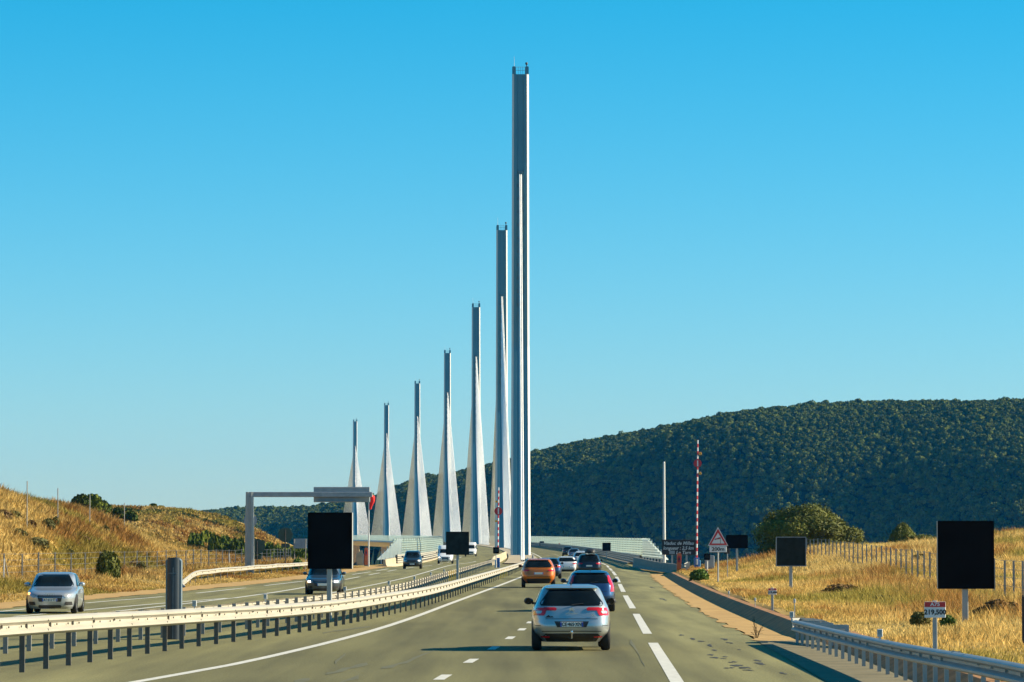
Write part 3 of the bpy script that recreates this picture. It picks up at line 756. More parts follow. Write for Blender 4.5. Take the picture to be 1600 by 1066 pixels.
for k, (px, d, wp, hp) in enumerate(((50, 255, 18, 9), (75, 262, 24, 14), (88, 268, 14, 12), (8, 248, 26, 12), (165, 295, 14, 10), (182, 304, 12, 8), (104, 272, 14, 8))):
    shrub('crest_shrub', 'small scrubby bush on the crest of the left bank', 'shrub', px, 0, d, wp, hp + 6, 380, 7, 40 + k, m=(dryleaf if k % 3 == 0 else olive), leaf=.08, trunk=False, group='scrub along the left crest')
for k, (px, d, wp, hp) in enumerate(((126, 560, 34, 30), (146, 575, 30, 30), (160, 580, 28, 24), (185, 590, 26, 20), (205, 590, 24, 18), (240, 690, 14, 9), (252, 695, 12, 9), (284, 700, 9, 7))):
    z = Z_at((790, 790, 794, 803, 806, 801, 801, 801)[k] + 8, d)
    shrub('skyline_tree', 'dark tree on the skyline beyond the left bank', 'tree', px, 0, d, wp, hp, 700, 9, 60 + k, m=darkleaf, leaf=.22, zb=max(z, tz(X_at(px, d), d)) if k > 4 else z, group='trees on the left skyline')
# belt of trees at the foot of the golden hill
for k in range(30):
    d = 590 + 8 * (k % 5); px = 306 + 6.0 * k + random.uniform(-3, 3); x = X_at(px, d); top = np.interp(px, [318, 400, 480], [826, 843, 850]) + random.uniform(-3, 3)
    h = 7.0
    shrub('valley_tree', 'dark tree in the belt below the golden hill', 'tree', px, 0, d, random.uniform(20, 34), h * F / d, 700, 9, 80 + k, m=darkleaf, leaf=.24, zb=Z_at(top, d) - h * .95, group='tree belt below the golden hill')
for k in range(80):
    px = random.uniform(215, 440); d = random.uniform(660, 720); x = X_at(px, d); z = tz(x, d)
    if z < -4: continue
    shrub('hill_scrub', 'tiny dark scrub dotted over the distant golden hill', 'shrub', px, 0, d, random.uniform(4, 15), random.uniform(2, 5), 120, 6, 120 + k, m=darkleaf, leaf=.14, trunk=False, group='scrub on the golden hill')
for k, (px, py, wp, hp, mm) in enumerate(((60, 858, 40, 20, 'olive'), (108, 868, 24, 14, 'olive'), (214, 902, 36, 20, 'dry'), (250, 902, 28, 16, 'dry'), (300, 868, 22, 12, 'dry'), (30, 838, 30, 14, 'olive'), (130, 834, 30, 12, 'dry'), (20, 802, 30, 14, 'olive'))):
    d = 212 + .25 * px + (905 - py) * .35
    shrub('bank_shrub', 'low scrub clump in the golden grass of the left bank', 'shrub', px, 0, d, wp, hp, 420, 10, 150 + k, m=olive if mm == 'olive' else dryleaf, leaf=.09, trunk=False, group='scrub clumps on the left bank')
# dried stalk by the drain
c = G(1181, 997); e = thing('dry_weed', 'bare dried weed stalk growing at the edge of the drain', 'plant', (c[0], c[1], 0))
q = MB()
for a in range(9):
    x, y = random.gauss(0, .10), random.gauss(0, .15); h = random.uniform(.15, .58); q.tube([(x * .2, y * .2, 0), (x * .7, y, h * .6), (x * 1.5, y, h)], [.006, .005, .003], n=4)
    for k in range(4): q.tube([(x * .8, y, h * (.5 + .12 * k)), (x * .8 + random.gauss(0, .06), y, h * (.6 + .12 * k))], [.004, .003], n=3)
q.build('stalk', dryleaf, e)

# ------------------------------------------------------------ grass
def grass(name, label, X, D, hgt, blades, seed, wid=.022, dry=.0, grn=.0, bright=1.0):
    g = np.random.default_rng(seed); n = len(X); Z = terrain(X, D)
    X = np.repeat(X, blades); D = np.repeat(D, blades); Z = np.repeat(Z, blades); h = np.repeat(hgt, blades) * g.uniform(.55, 1.15, n * blades)
    N = n * blades
    bx = X + g.normal(0, .09, N); by = D + g.normal(0, .12, N)
    an = g.uniform(0, np.pi, N); lean = g.normal(0, .5, (N, 2)) * h[:, None]
    w = wid * g.uniform(.6, 1.5, N) * (1 + np.maximum(0, D - 120) / 160)
    V = np.stack([np.stack([bx - np.cos(an) * w, by - np.sin(an) * w, Z - .05], -1), np.stack([bx + np.cos(an) * w, by + np.sin(an) * w, Z - .05], -1), np.stack([bx + lean[:, 0], by + lean[:, 1], Z + h], -1)], 1).reshape(-1, 3)
    patch = hnoise(X * 2.6 + 9, D * .8); patch2 = hnoise(X * 1.5 - 40, D * .5 + 20)
    t = g.uniform(.5, 1.4, N)
    gold = np.array([1.0, .95, .88]); brown = np.array([.62, .44, .36]); green = np.array([.50, .62, .38]); pale = np.array([1.12, 1.15, 1.25])
    k1 = np.clip(patch * 3.2 - .35 + dry, 0, .95)[:, None]; k2 = np.clip(-patch2 * 3.4 - .7 + grn, 0, .8)[:, None]; k3 = np.clip(patch2 * 2.6 - .2, 0, .8)[:, None]
    c = gold * (1 - k1) + brown * k1; c = c * (1 - k2) + green * k2; c = c * (1 - k3) + pale * k3; c = c * t[:, None] * bright
    o = npmesh(name, V, np.arange(N * 3).reshape(N, 3), M['grass'], colors=np.repeat(c, 3, 0)); return tag(o, label, 'grass', kind='stuff')
M['grass'] = mat('dry_grass', (.70, .50, .17), .8, col2=(.50, .35, .11), scale=.4, attr='tone', spec=.15, trans=.3)
n = 70000
D_ = 48 + (rng.random(n) ** .8) * 305; X_ = PE(D_) + 2.25 + rng.random(n) ** 1.25 * (D_ * .155 + 4)
dist = X_ - PE(D_) - 2.25
H_ = .16 + .34 * sm(.5, 6, dist) * rng.uniform(.6, 1.2, n)
H_ *= np.clip(.9 + 1.3 * hnoise(X_ * 2.6 + 9, D_ * .8), .35, 1.9)
grass('grass', 'tall dry golden grass right of the motorway', X_, D_, H_, 6, 1)
n = 52000
D_ = 130 + rng.random(n) * 270; fx = FLX(D_); X_ = EL(D_) - 2.2 - rng.random(n) ** .9 * (EL(D_) - fx + 18)
dist = EL(D_) - 2.2 - X_
H_ = (.12 + .42 * sm(1.5, 8, dist) * rng.uniform(.4, 1.2, n)) * np.clip(.9 + 1.3 * hnoise(X_ * 2.6 + 9, D_ * .8), .35, 1.9)
grass('grass', 'dry golden grass over the left bank', X_, D_, H_, 6, 2, wid=.03, dry=.2, grn=.4, bright=.74)
n = 16000
D_ = rng.uniform(560, 715, n); X_ = rng.uniform(-.118, -.058, n) * D_
ok = terrain(X_, D_) > -6
grass('grass', 'thin dry grass over the distant golden hill', X_[ok], D_[ok], rng.uniform(.2, .7, ok.sum()), 4, 3, wid=.05, dry=.25, grn=.45, bright=.72)

# ------------------------------------------------------------ fences
def fence(label, fx, d0, d1, step, h, m, z=None, brace=()):
    b = (fx(d0), d0, 0); t = thing('wire_fence', label, 'fence', b)
    pts = []; o = None; k = 0; d = d0
    while d < d1:
        x = fx(d); zz = tz(x, d); pts.append((x, d, zz))
        if o is None:
            o = MB().box((0, 0, h / 2 - .15), (.07, .07, h + .3)).build('post', m, t); o.location = (x - b[0], d - b[1], zz)
        else: share(o, t, (x - b[0], d - b[1], zz + random.uniform(-.05, .03)))
        if k in brace:
            for s in (-1, 1):
                MB().cyl((x, d + .05, zz + h * .85), (x + .15, d + s * 1.4, zz - .1), .035, n=6).build('brace', m, t, base=b)
        d += step * random.uniform(.88, 1.12); k += 1
    for hh in (.25, .55, .85, 1.15, 1.45):
        MB().tube([(p[0], p[1], p[2] + hh * h / 1.5) for p in pts], .008, n=3).build('wire', m, t, base=b)
    return t
fence('long wire fence with grey posts at the foot of the left bank', FLX, 176, 400, 5.6, 1.62, M['post'], brace=(4, 10, 24))
FRX = pchip([(60, 13.5), (105, 16.2), (136, 18.2), (180, 20.2), (230, 22.2), (300, 24.0), (340, 24.6)])
fence('wire fence with grey posts running through the right-hand grass', FRX, 96, 338, 4.6, 1.55, M['post'])
# crest posts
t = thing('crest_fence', 'sparse tall posts along the crest of the left bank', 'fence', (-36, 250, tz(-36, 250)))
for px, top, d in ((43, 752, 252), (91, 763, 270), (141, 774, 292), (195, 786, 320)):
    x = X_at(px, d); z1 = Z_at(top, d); z0 = tz(x, d) - .3
    MB().cyl((x, d, z0), (x, d, z1), .04, n=6).build('post', M['post'], t, base=t.location)

# ------------------------------------------------------------ displays on posts
def display(label, x0, x1, y0, y1, d, base_z, rz=0.0, pw=.14, frame='post', face='black', postx=None, edge=False):
    s = F / d; X = X_at((x0 + x1) / 2, d); z1, z0 = Z_at(y0, d), Z_at(y1, d); W = (x1 - x0) / s; H = z1 - z0
    e = thing('display_board', label, 'sign', (X, d, base_z), rz)
    zc = (z0 + z1) / 2 - base_z
    MB().box((0, .1, zc), (W, .2, H), bev=.012).build('cabinet', M[frame], e)
    fr = MB()
    tk = .03
    fr.box((0, -.012, zc + H / 2 - tk / 2), (W, .024, tk)); fr.box((0, -.012, zc - H / 2 + tk / 2), (W, .024, tk))
    for s_ in (-1, 1): fr.box((s_ * (W / 2 - tk / 2), -.0125, zc), (tk, .025, H - 2 * tk))
    fr.build('frame', M['black'] if not edge else M['greyback'], e)
    MB().box((0, -.003, zc), (W - 2 * tk, .006, H - 2 * tk)).build('screen', M[face], e)
    px = 0 if postx is None else X_at(postx, d) - X
    MB().box((px, .1, (z0 - base_z) / 2 - .15), (pw, pw, z0 - base_z + .3), bev=.01).build('post', M['galv'], e)
    q = MB()
    for zz in (-.25, .25): q.box((px, .22, zc + zz * H), (pw * 2.4, .05, .08))
    q.build('bracket', M['galv'], e)
    return e
display('big black display board in the median, in front of a dark oncoming car', 481, 551, 801, 889, 120, 0, R(-7), .15, 'galv', 'black', 514.5)
display('small square dark display board in the median near the gate', 697, 733, 831, 867, 220, 0, 0, .15, 'radar', 'led', 715)
display('big black display board above the kilometre plate', 1464, 1552, 814, 920, 100, tz(X_at(1507, 100), 100), R(0), .15, 'galv', 'black', 1507)
display('square dark display board with pale frame in the grass', 1212, 1259, 839, 885, 170, tz(X_at(1235, 170), 170), 0, .14, 'radar', 'led', 1235, edge=True)
display('small black display board right of the wind warning triangle', 1134, 1168, 836, 857, 279, tz(X_at(1151, 279), 279), 0, .15, 'black', 'black', 1151)
display('black display board by the wind screen on the bridge', 941, 954, 848, 861, 560, zroad(560), 0, .12, 'black', 'black')
display('tiny black display board far along the bridge', 843, 850, 846, 853, 1100, zroad(1100), 0, .12, 'black', 'black')

# slate cabinet in the median
d = 95; e = thing('detector_column', 'dark slate round-topped column standing in the median', 'column', (X_at(272, d), d, 0)); H = Z_at(873, d)
W = .39
poly = [(-W / 2, 0), (W / 2, 0), (W / 2, H - .06), (W / 2 - .05, H), (-W / 2 + .05, H), (-W / 2, H - .06)]
MB().prism(poly, 0, .4).build('side_shell', M['radarl'], e)
q = MB(); P = []
for k in range(13):
    a = math.pi * k / 12; P.append([(-math.cos(a) * .155, -.005 - math.sin(a) * .1, z) for z in (0, H * .9, H - .02, H + .03)])
q.grid(P); q.add([(p[-1][0], p[-1][1], p[-1][2]) for p in P], [tuple(range(13))]); q.build('front_cover', M['radar'], e, smooth=True)
MB().box((.0, -.108, H * .45), (.012, .012, H * .88)).build('seam', M['radarl'], e)
for z in (H * .82, H * .2): MB().box((0, -.1, z), (.24, .02, .012)).build('band', M['radarl'], e)

# ------------------------------------------------------------ text helper
def text(s, size, m, parent, loc, shear=0.0, bold=0.0, name='lettering', rot=(R(90), 0, 0), align='CENTER', sx=1.0):
    c = bpy.data.curves.new(name, 'FONT'); c.body = s; c.size = size; c.shear = shear; c.offset = bold; c.extrude = .002
    c.align_x = align; c.align_y = 'CENTER'; c.resolution_u = 3
    o = bpy.data.objects.new('tmp', c); COL.objects.link(o)
    dg = bpy.context.evaluated_depsgraph_get(); me = bpy.data.meshes.new_from_object(o.evaluated_get(dg))
    bpy.data.objects.remove(o); bpy.data.curves.remove(c)
    me.materials.clear()
    t = link(name, me, m, parent); t.location = loc; t.rotation_euler = rot; t.scale = (sx, 1, 1)
    return t

# ------------------------------------------------------------ signs
# wind warning triangle
d = 207; x = X_at(1121.5, d); z0 = tz(x, d); s = F / d
e = thing('warning_sign', 'red-bordered triangle with a windsock picture above a 200 m plate', 'sign', (x, d, z0))
zt, zb_ = Z_at(823.5, d) - z0, Z_at(853, d) - z0
def tri(w, za, zb, y0, y1): return MB().prism([(-w / 2, zb), (w / 2, zb), (0, za)], y0, y1)
tri(1.12, zt, zb_, 0, .03).build('border_edge', M['signw'], e)
tri(1.02, zt - .09, zb_ + .04, -.006, -.001).build('border', M['red'], e)
tri(.72, zt - .33, zb_ + .13, -.012, -.007).build('panel', M['signw'], e)
MB().box((.13, -.016, zb_ + .28), (.022, .006, .34)).build('pictogram_mast', M['signk'], e)
for k in range(4):
    MB().prism([(.12 - .08 * k, zb_ + .43 - .02 * k + .055 - .006 * k), (.12 - .08 * k - .07, zb_ + .43 - .02 * (k + 1) + .05 - .006 * k), (.12 - .08 * k - .07, zb_ + .43 - .02 * (k + 1) - .045 + .006 * k), (.12 - .08 * k, zb_ + .43 - .02 * k - .05 + .006 * k)], -.019, -.013).build('pictogram_sock', M['red'] if k % 2 == 0 else M['signk'], e)
zp = (Z_at(852.8, d) + Z_at(862, d)) / 2 - z0 - .03
MB().box((0, .015, zp), (.95, .03, .33), bev=.01).build('distance_plate', M['signw'], e)
text('200m', .27, M['signk'], e, (0, -.004, zp), bold=.008, sx=1.15)
MB().cyl((0, .06, -.3), (0, .06, zt - .3), .045, n=8).build('post', M['galv'], e)

# viaduct information sign
d = 336; x = X_at(1061, d); z0 = -.5
e = thing('information_sign', 'dark brown sign with white lettering about the viaduct', 'sign', (x, d, z0))
W = 54 / (F / d); zt, zb_ = Z_at(843.5, d) - z0, Z_at(867, d) - z0; H = zt - zb_
MB().box((0, .05, (zt + zb_) / 2), (W, .1, H), bev=.02).build('board', M['brown'], e)
text('Viaduc de Millau', .42, M['signw'], e, (-W / 2 + .12, -.006, zt - .32), shear=.25, align='LEFT', sx=.98, bold=.006)
text('longueur : 2,5 km', .42, M['signw'], e, (-W / 2 + .1, -.006, zt - .76), shear=.25, align='LEFT', sx=.92, bold=.006)
text('Le Tarn', .42, M['signw'], e, (-W / 2 + 1.25, -.006, zt - 1.16), shear=.25, align='LEFT', bold=.006)
MB().box((-W / 2 + .9, -.003, zb_ + .22), (.5, .006, .3)).build('river_symbol', M['greyback'], e)
for px in (1050, 1072.5): MB().box((X_at(px, d) - x, .14, zb_ / 2 + .3), (.16, .1, zb_ + .8)).build('post', M['galv'], e)
d = 230; x = X_at(1136, d); z0 = tz(x, d)
e = thing('brown_sign', 'small brown sign behind the warning triangle', 'sign', (x, d, z0))
MB().box((0, 0, Z_at(861, d) - z0), (.28, .03, .34), bev=.006).build('panel', M['brown'], e); MB().cyl((0, .04, -.2), (0, .04, Z_at(857, d) - z0), .03, n=8).build('post', M['post'], e)

# kilometre plates
def km_sign(label, px, y0, y1, wpx, d, lines, zb=None):
    x = X_at(px, d); z0 = tz(x, d) if zb is None else zb; s = F / d
    e = thing('kilometre_plate', label, 'sign', (x, d, z0)); W = wpx / s; zt, zl = Z_at(y0, d) - z0, Z_at(y1, d) - z0; H = zt - zl
    MB().box((0, .012, (zt + zl) / 2), (W, .024, H), bev=.006).build('plate', M['signw'], e)
    MB().box((0, -.003, zt - H * .17), (W * .98, .005, H * .32)).build('road_band', M['red'], e)
    if lines:
        text(lines[0], H * .30, M['signw'], e, (0, -.0085, zt - H * .17), bold=.002, sx=1.2)
        text(lines[1], H * .42, M['signk'], e, (0, -.003, zt - H * .66), bold=.004, sx=1.02)
    MB().box((0, .05, (zt) / 2 - .1), (.075, .05, zt + .24), bev=.006).build('post', M['galv'], e)
    return e
km_sign('red-topped kilometre plate reading 219,500 behind the near guardrail', 1459.5, 940, 965, 33, 64, ('A75', '219,500'), zb=.0)
km_sign('small red and white kilometre plate on the edge of the dry grass', 1206, 919, 929, 13, 121, ('A75', '219,400'))
km_sign('small red and white plate standing in the green bush', 1101.5, 891, 896, 7.5, 222, None)
for px, y0, y1, wh in ((1138, 912, 932, 'below the green bush'), (1179, 920, 947, 'just before the small kilometre plate'), (1240.5, 935, 963, 'beside the end of the near guardrail')):
    d = F * (HC - .3) / (y1 - YH); x = X_at(px, d); z0 = tz(x, d)
    e = thing('marker_stake', 'thin white-capped marker stake ' + wh, 'stake', (x, d, z0), group='marker stakes along the drain'); h = (y1 - y0) * d / F
    MB().cyl((0, 0, -.1), (0, 0, h), .014, n=6).build('stake', M['greyback'], e); MB().box((0, 0, h - .05), (.07, .05, .12), bev=.01).build('cap', M['white'], e)
x = X_at(1597, 78); e = thing('black_stake', 'dark upright post at the edge of the dry grass', 'post', (x, 78, tz(x, 78)))
MB().box((0, 0, .45), (.06, .06, 1.2), bev=.01).build('stake', M['trim'], e)
MB().lathe([(.034, 0), (.03, .03), (0, .04)], (0, 0, 1.05), n=8).build('cap', M['trim'], e)

# ------------------------------------------------------------ raised barrier arms
def arm_gate(label, px_b, py_b, px_t, py_t, disc_y, lamps, d, cab_px, zb=None, side=1):
    x = X_at(px_b, d); z0 = tz(x, d) if zb is None else zb
    e = thing('barrier_gate', label, 'barrier', (x, d, z0))
    zs, ze = Z_at(py_b, d) - z0, Z_at(py_t, d) - z0; xe = X_at(px_t, d) - x
    n = max(8, int((ze - zs) / .31))
    for k in range(n):
        a, b = k / n, (k + 1) / n; w = .075 - .02 * a
        p0, p1 = (xe * a, 0, zs + (ze - zs) * a), (xe * b, 0, zs + (ze - zs) * b)
        MB().cyl(p0, p1, w, w - .02 / n, n=8).build('arm_stripe', M['red'] if k % 2 else M['signw'], e)
    zd = Z_at(disc_y, d) - z0; xd = xe * (zd - zs) / (ze - zs); r = 6.3 * d / F
    dk = MB().lathe([(0, -.15), (r, -.15), (r, -.12), (0, -.12)], (xd, 0, zd), axis='y', n=28).build('no_entry_disc', M['red'], e)
    MB().box((xd, -.157, zd), (r * .3, .01, r * 1.45)).build('white_bar', M['signw'], dk)
    for ly in lamps:
        zl = Z_at(ly, d) - z0; xl = xe * (zl - zs) / (ze - zs) + side * .22
        MB().lathe([(0, -.1), (.11, -.1), (.13, .02), (.06, .1), (0, .1)], (xl, 0, zl), axis='y', n=14).box((xl - side * .11, 0, zl), (.2, .04, .04)).build('amber_lamp', M['amber'], e)
    MB().box((0, .1, .45), (.42, .42, 1.15), bev=.03).build('cabinet', M['blue'], e)
    MB().box((0, -.02, zs + .05), (.16, .3, .5), bev=.02).build('arm_clamp', M['white'], e)
    MB().box((.28 * side, .1, .35), (.12, .36, .9), bev=.02).build('counterweight', M['lblue'], e)
    return e
arm_gate('tall raised red and white barrier arm beside the viaduct sign', 1088, 879, 1090.3, 688, 724.5, (709, 740), 320, 1089, side=1)
arm_gate('raised red and white barrier arm in the median', 778, 862, 779.2, 762, 799, (784, 814.5), 390, 776, zb=0.0, side=-1)
def signal(label, px, y0, y1, wpx, d, zb):
    x = X_at(px, d); e = thing('traffic_light', label, 'signal', (x, d, zb)); W = wpx * d / F; z1, z0 = Z_at(y0, d) - zb, Z_at(y1, d) - zb
    MB().box((0, .1, (z0 + z1) / 2), (W, .2, z1 - z0), bev=.04).build('housing', M['black'], e)
    MB().lathe([(.0, -.01), (W * .28, -.01), (W * .3, .01)], (0, -.005, (z0 + z1) / 2), axis='y', n=18).build('lens', M['lampr'] if False else M['trim'], e)
    MB().lathe([(W * .33, -.14), (W * .35, -.14), (W * .35, .0)], (0, -.005, (z0 + z1) / 2), axis='y', n=18).build('visor', M['trim'], e)
    MB().cyl((0, .1, -.1), (0, .1, z0), .06, n=8).build('post', M['white'], e)
signal('square black signal lamp at the foot of the median gate', 775.3, 855, 865, 9.6, 384, 0)
signal('black signal lamp in front of the grey cabinet', 1104.5, 865, 875, 9.6, 288, tz(X_at(1104.5, 288), 288))
# grey cabinet, rail, phones
d = 300; x = X_at(1108.5, d); z0 = tz(x, d); e = thing('equipment_cabinet', 'pale grey equipment cabinet beside the signal lamp', 'cabinet', (x, d, z0)); h = Z_at(868, d) - z0
MB().box((0, .2, h / 2 + .15), (.74, .4, h - .3), bev=.02).build('body', M['greyback'], e); MB().box((0, .2, .1), (.7, .38, .5)).build('plinth', M['concg'], e); MB().box((0, -.006, h / 2 + .15), (.62, .012, h - .5), bev=.004).build('door', M['galv'], e)
fr = pchip([(286, 13.3), (320, 15.2)])
guardrail('short pale blue guardrail piece beside the orange post', lambda d: 13.3 + (d - 286) * .055, 287, 322, -1, lambda d: .72, .3, mrail=M['galv'], mpost=M['galv'], zb=lambda x, d: tz(x, d))
def phone(label, px, y0, y1, wpx, d, zb, tilt=0.0):
    x = X_at(px, d); e = thing('emergency_post', label, 'emergency phone', (x, d, zb)); e.rotation_euler = (0, tilt, 0); h = Z_at(y0, d) - zb; W = wpx * d / F
    MB().prism([(-W / 2, 0), (W / 2, 0), (W / 2, h - .12), (W * .3, h), (-W * .3, h), (-W / 2, h - .12)], 0, .3).build('column', M['orange'], e)
    MB().box((0, -.008, h * .72), (W * .7, .016, h * .3), bev=.004).build('panel', M['red'], e); MB().box((0, -.02, h * .72), (W * .3, .02, h * .12), bev=.004).build('speaker', M['trim'], e)
    MB().box((0, .15, .04), (W * 1.2, .4, .1)).build('foot', M['concg'], e)
phone('orange emergency post at the end of the grey concrete barrier', 1060, 864, 898, 7, 296, 0.0, R(2))
phone('orange emergency post under the windsock', 572.5, 856, 884, 5.5, 412, 0.05)
phone('tiny orange emergency post far along the bridge', 874, 849, 857, 2.6, 960, zroad(960))
d = 416; x = X_at(562.5, d); e = thing('notice_panel', 'pale cream panel on a frame beside the orange post', 'panel', (x, d, 0)); h = Z_at(860, d)
MB().prism([(-.31, .15), (.31, .15), (.31, h), (.1, h), (-.31, h - .35)], 0, .06).build('panel', M['conc'], e)
for sx in (-.36, .36): MB().cyl((sx, .03, -.2), (sx, .03, h * .8), .035, n=6).build('post', M['post'], e)

# windsock
d = 408; x = X_at(576.5, d); e = thing('windsock', 'drooping red windsock on a slim white pole', 'windsock', (x, d, 0)); zt = Z_at(772, d)
MB().cyl((0, 0, -.2), (0, 0, zt), .09, .06, n=10).build('pole', M['white'], e)
rings = [((.0, zt - .1), .30), ((.30, zt - .35), .34), ((.30, zt - .8), .30), ((.12, zt - 1.25), .22), ((.05, zt - 1.7), .14)]
P = []
for k, ((cx, cz), r) in enumerate(rings):
    P.append([(cx + .12 + r * .75 * math.cos(t), r * .8 * math.sin(t), cz + (.12 * math.sin(t * 2) if 0 < k < 4 else 0)) for t in [2 * math.pi * i / 14 for i in range(15)]])
sk = MB().grid(P).build('sock', M['sock'], e, smooth=True)
MB().lathe([(.30, -.02), (.33, 0), (.30, .02)], (.12, 0, zt - .1), n=14).build('hoop', M['post'], sk)

# tall slim pole behind the concrete barrier
d = 352; x = X_at(1037.5, d); e = thing('tall_pole', 'tall slim white pole left of the viaduct sign', 'pole', (x, d, -.5)); zt = Z_at(723, d) + .5
MB().cyl((0, 0, 0), (0, 0, zt), .16, .10, n=12).build('shaft', M['white'], e, smooth=True)
MB().lathe([(.1, 0), (.07, .07), (0, .08)], (0, 0, zt), n=12).build('cap', M['white'], e); MB().box((0, 0, .12), (.6, .6, .3), bev=.03).build('base', M['concg'], e)

# gantry with the back of a sign
d = 285; x = X_at(390.5, d); e = thing('sign_gantry', 'pale steel gantry reaching over the opposite carriageway', 'gantry', (x, d, 0)); zt = Z_at(769, d)
P = []
for (w, z) in ((.36, -.2), (.34, 2), (.29, zt)): P.append([(w, -.16, z), (w * .4, -.2, z), (w * .34, -.12, z), (-w * .34, -.12, z), (-w * .4, -.2, z), (-w, -.16, z), (-w, .2, z), (w, .2, z), (w, -.16, z)])
MB().grid(P).build('column', M['galv'], e)
za, zb_ = Z_at(769, d), Z_at(777, d); xa = X_at(578, d) - x
MB().box((xa / 2, 0, (za + zb_) / 2), (xa + .4, .3, za - zb_), bev=.03).build('arm', M['greyback'], e)
xs0, xs1 = X_at(490, d) - x, xa; zs1, zs0 = Z_at(761, d), Z_at(785, d)
sg = MB().box(((xs0 + xs1) / 2, .32, (zs0 + zs1) / 2), (xs1 - xs0, .22, zs1 - zs0), bev=.03).build('sign_box', M['greyback'], e)
for k in range(7):
    z = zs0 + (zs1 - zs0) * (k + .5) / 7
    if abs(z - (za + zb_) / 2) > .22: MB().box(((xs0 + xs1) / 2, .195, z), (xs1 - xs0 - .1, .03, .05)).build('rib', M['galv'], sg)
MB().box(((xs0 + xs1) / 2 - .4, -.02, zs0 + .05), (xs1 - xs0 - 1.2, .5, .06)).build('walkway', M['post'], e)
MB().box((0, 0, .02), (1.0, .8, .14)).build('base_plate', M['concg'], e)
for k, (px, y, r, m, lo, lbl) in enumerate(((446.5, 836, 11.5, 'signback', 888, 'dark green back of a round sign right of the gantry column'), (402.5, 854, 12, 'signback', 892, 'dark round sign back half hidden by the gantry column'), (391.5, 813.5, 10.6, 'greyback', 892, 'pale round sign back high behind the gantry column'))):
    d = 318 + k * 6; x = X_at(px, d); z0 = tz(x, d); e = thing('round_sign', lbl, 'sign', (x, d, z0)); z = Z_at(y, d) - z0; rr = r * d / F
    MB().lathe([(0, 0), (rr, 0), (rr, .03), (0, .03)], (0, 0, z), axis='y', n=28).build('disc', M[m], e)
    q = MB()
    for zz in (-.25, .2): q.box((0, -.02, z + zz), (rr * 1.5, .03, .05))
    q.build('bracket', M[m], e); MB().cyl((0, -.06, -.3), (0, -.06, z + rr * .7), .045, n=8).build('post', M['trim'] if m == 'signback' else M['post'], e)
    if k < 2: MB().box((0, 0, z - rr - .28), (.72, .03, .34), bev=.005).build('lower_plate', M[m], e)
d = 335; x = X_at(469.5, d); z0 = tz(x, d); e = thing('road_sign', 'grey rectangular sign back beside the big display board', 'sign', (x, d, z0)); z1, zz0 = Z_at(842, d) - z0, Z_at(857, d) - z0
MB().box((0, 0, (z1 + zz0) / 2), (1.2, .04, z1 - zz0), bev=.006).build('panel', M['greyback'], e)
for sx in (-.5, .5): MB().cyl((sx, -.05, -.3), (sx, -.05, z1), .035, n=6).build('post', M['post'], e)

# ------------------------------------------------------------ cars
class Shape:
    def __init__(s, keys, nr=6.5, nf=4.6, top=None):
        s.z0, s.z1 = keys[0][0], keys[-1][0]
        s.yr = pchip([(k[0], k[1]) for k in keys]); s.yf = pchip([(k[0], k[2]) for k in keys]); s.hw = pchip([(k[0], k[3]) for k in keys])
        s.nr, s.nf = nr, nf
    def rear(s, x, z):
        yc = (s.yr(z) + s.yf(z)) / 2; t = min(.9999, abs(x) / s.hw(z)); return yc - (yc - s.yr(z)) * (1 - t ** s.nr) ** (1 / s.nr)
    def front(s, x, z):
        yc = (s.yr(z) + s.yf(z)) / 2; t = min(.9999, abs(x) / s.hw(z)); return yc + (s.yf(z) - yc) * (1 - t ** s.nf) ** (1 / s.nf)
    def side(s, y, z):
        a, b = s.yr(z), s.yf(z); yc = (a + b) / 2; n = s.nf if y > yc else s.nr
        t = min(.9999, abs(y - yc) / ((b - a) / 2)); return s.hw(z) * (1 - t ** n) ** (1 / n)
    def body(s, nz=46, nt=72):
        P = []
        for z in np.linspace(s.z0, s.z1, nz):
            a, b, h = s.yr(z), s.yf(z), s.hw(z); yc = (a + b) / 2; row = []
            for i in range(nt + 1):
                t = 2 * math.pi * i / nt; c_, s_ = math.cos(t), math.sin(t); n = s.nf if s_ > 0 else s.nr
                row.append((h * math.copysign(abs(c_) ** (2 / n), c_), yc + (b - a) / 2 * math.copysign(abs(s_) ** (2 / n), s_), z))
            P.append(row)
        q = MB().grid(P)
        q.add(P[0][:-1][::-1], [tuple(range(nt))]); q.add(P[-1][:-1], [tuple(range(nt))])
        return q
    def patch(s, where, rows, n=10, eps=.008):
        """rows: (z, a, b) span of x (rear, front) or y (left, right side) at each height"""
        P = []
        for (z, a, b) in rows:
            r = []
            for k in range(n + 1):
                v = a + (b - a) * k / n
                if where == 'rear': r.append((v, s.rear(v, z) - eps, z))
                elif where == 'front': r.append((v, s.front(v, z) + eps, z))
                else:
                    sg = 1 if where == 'right' else -1; r.append((sg * (s.side(v, z) + eps), v, z))
            P.append(r)
        if where in ('front', 'left'): P = [r[::-1] for r in P]
        return MB().grid(P)
def dense(rows, n=8):
    z = np.linspace(rows[0][0], rows[-1][0], n); return [(float(a), float(np.interp(a, [r[0] for r in rows], [r[1] for r in rows])), float(np.interp(a, [r[0] for r in rows], [r[2] for r in rows]))) for a in z]
def mirror_rows(rows): return [(z, -b, -a) for z, a, b in rows]

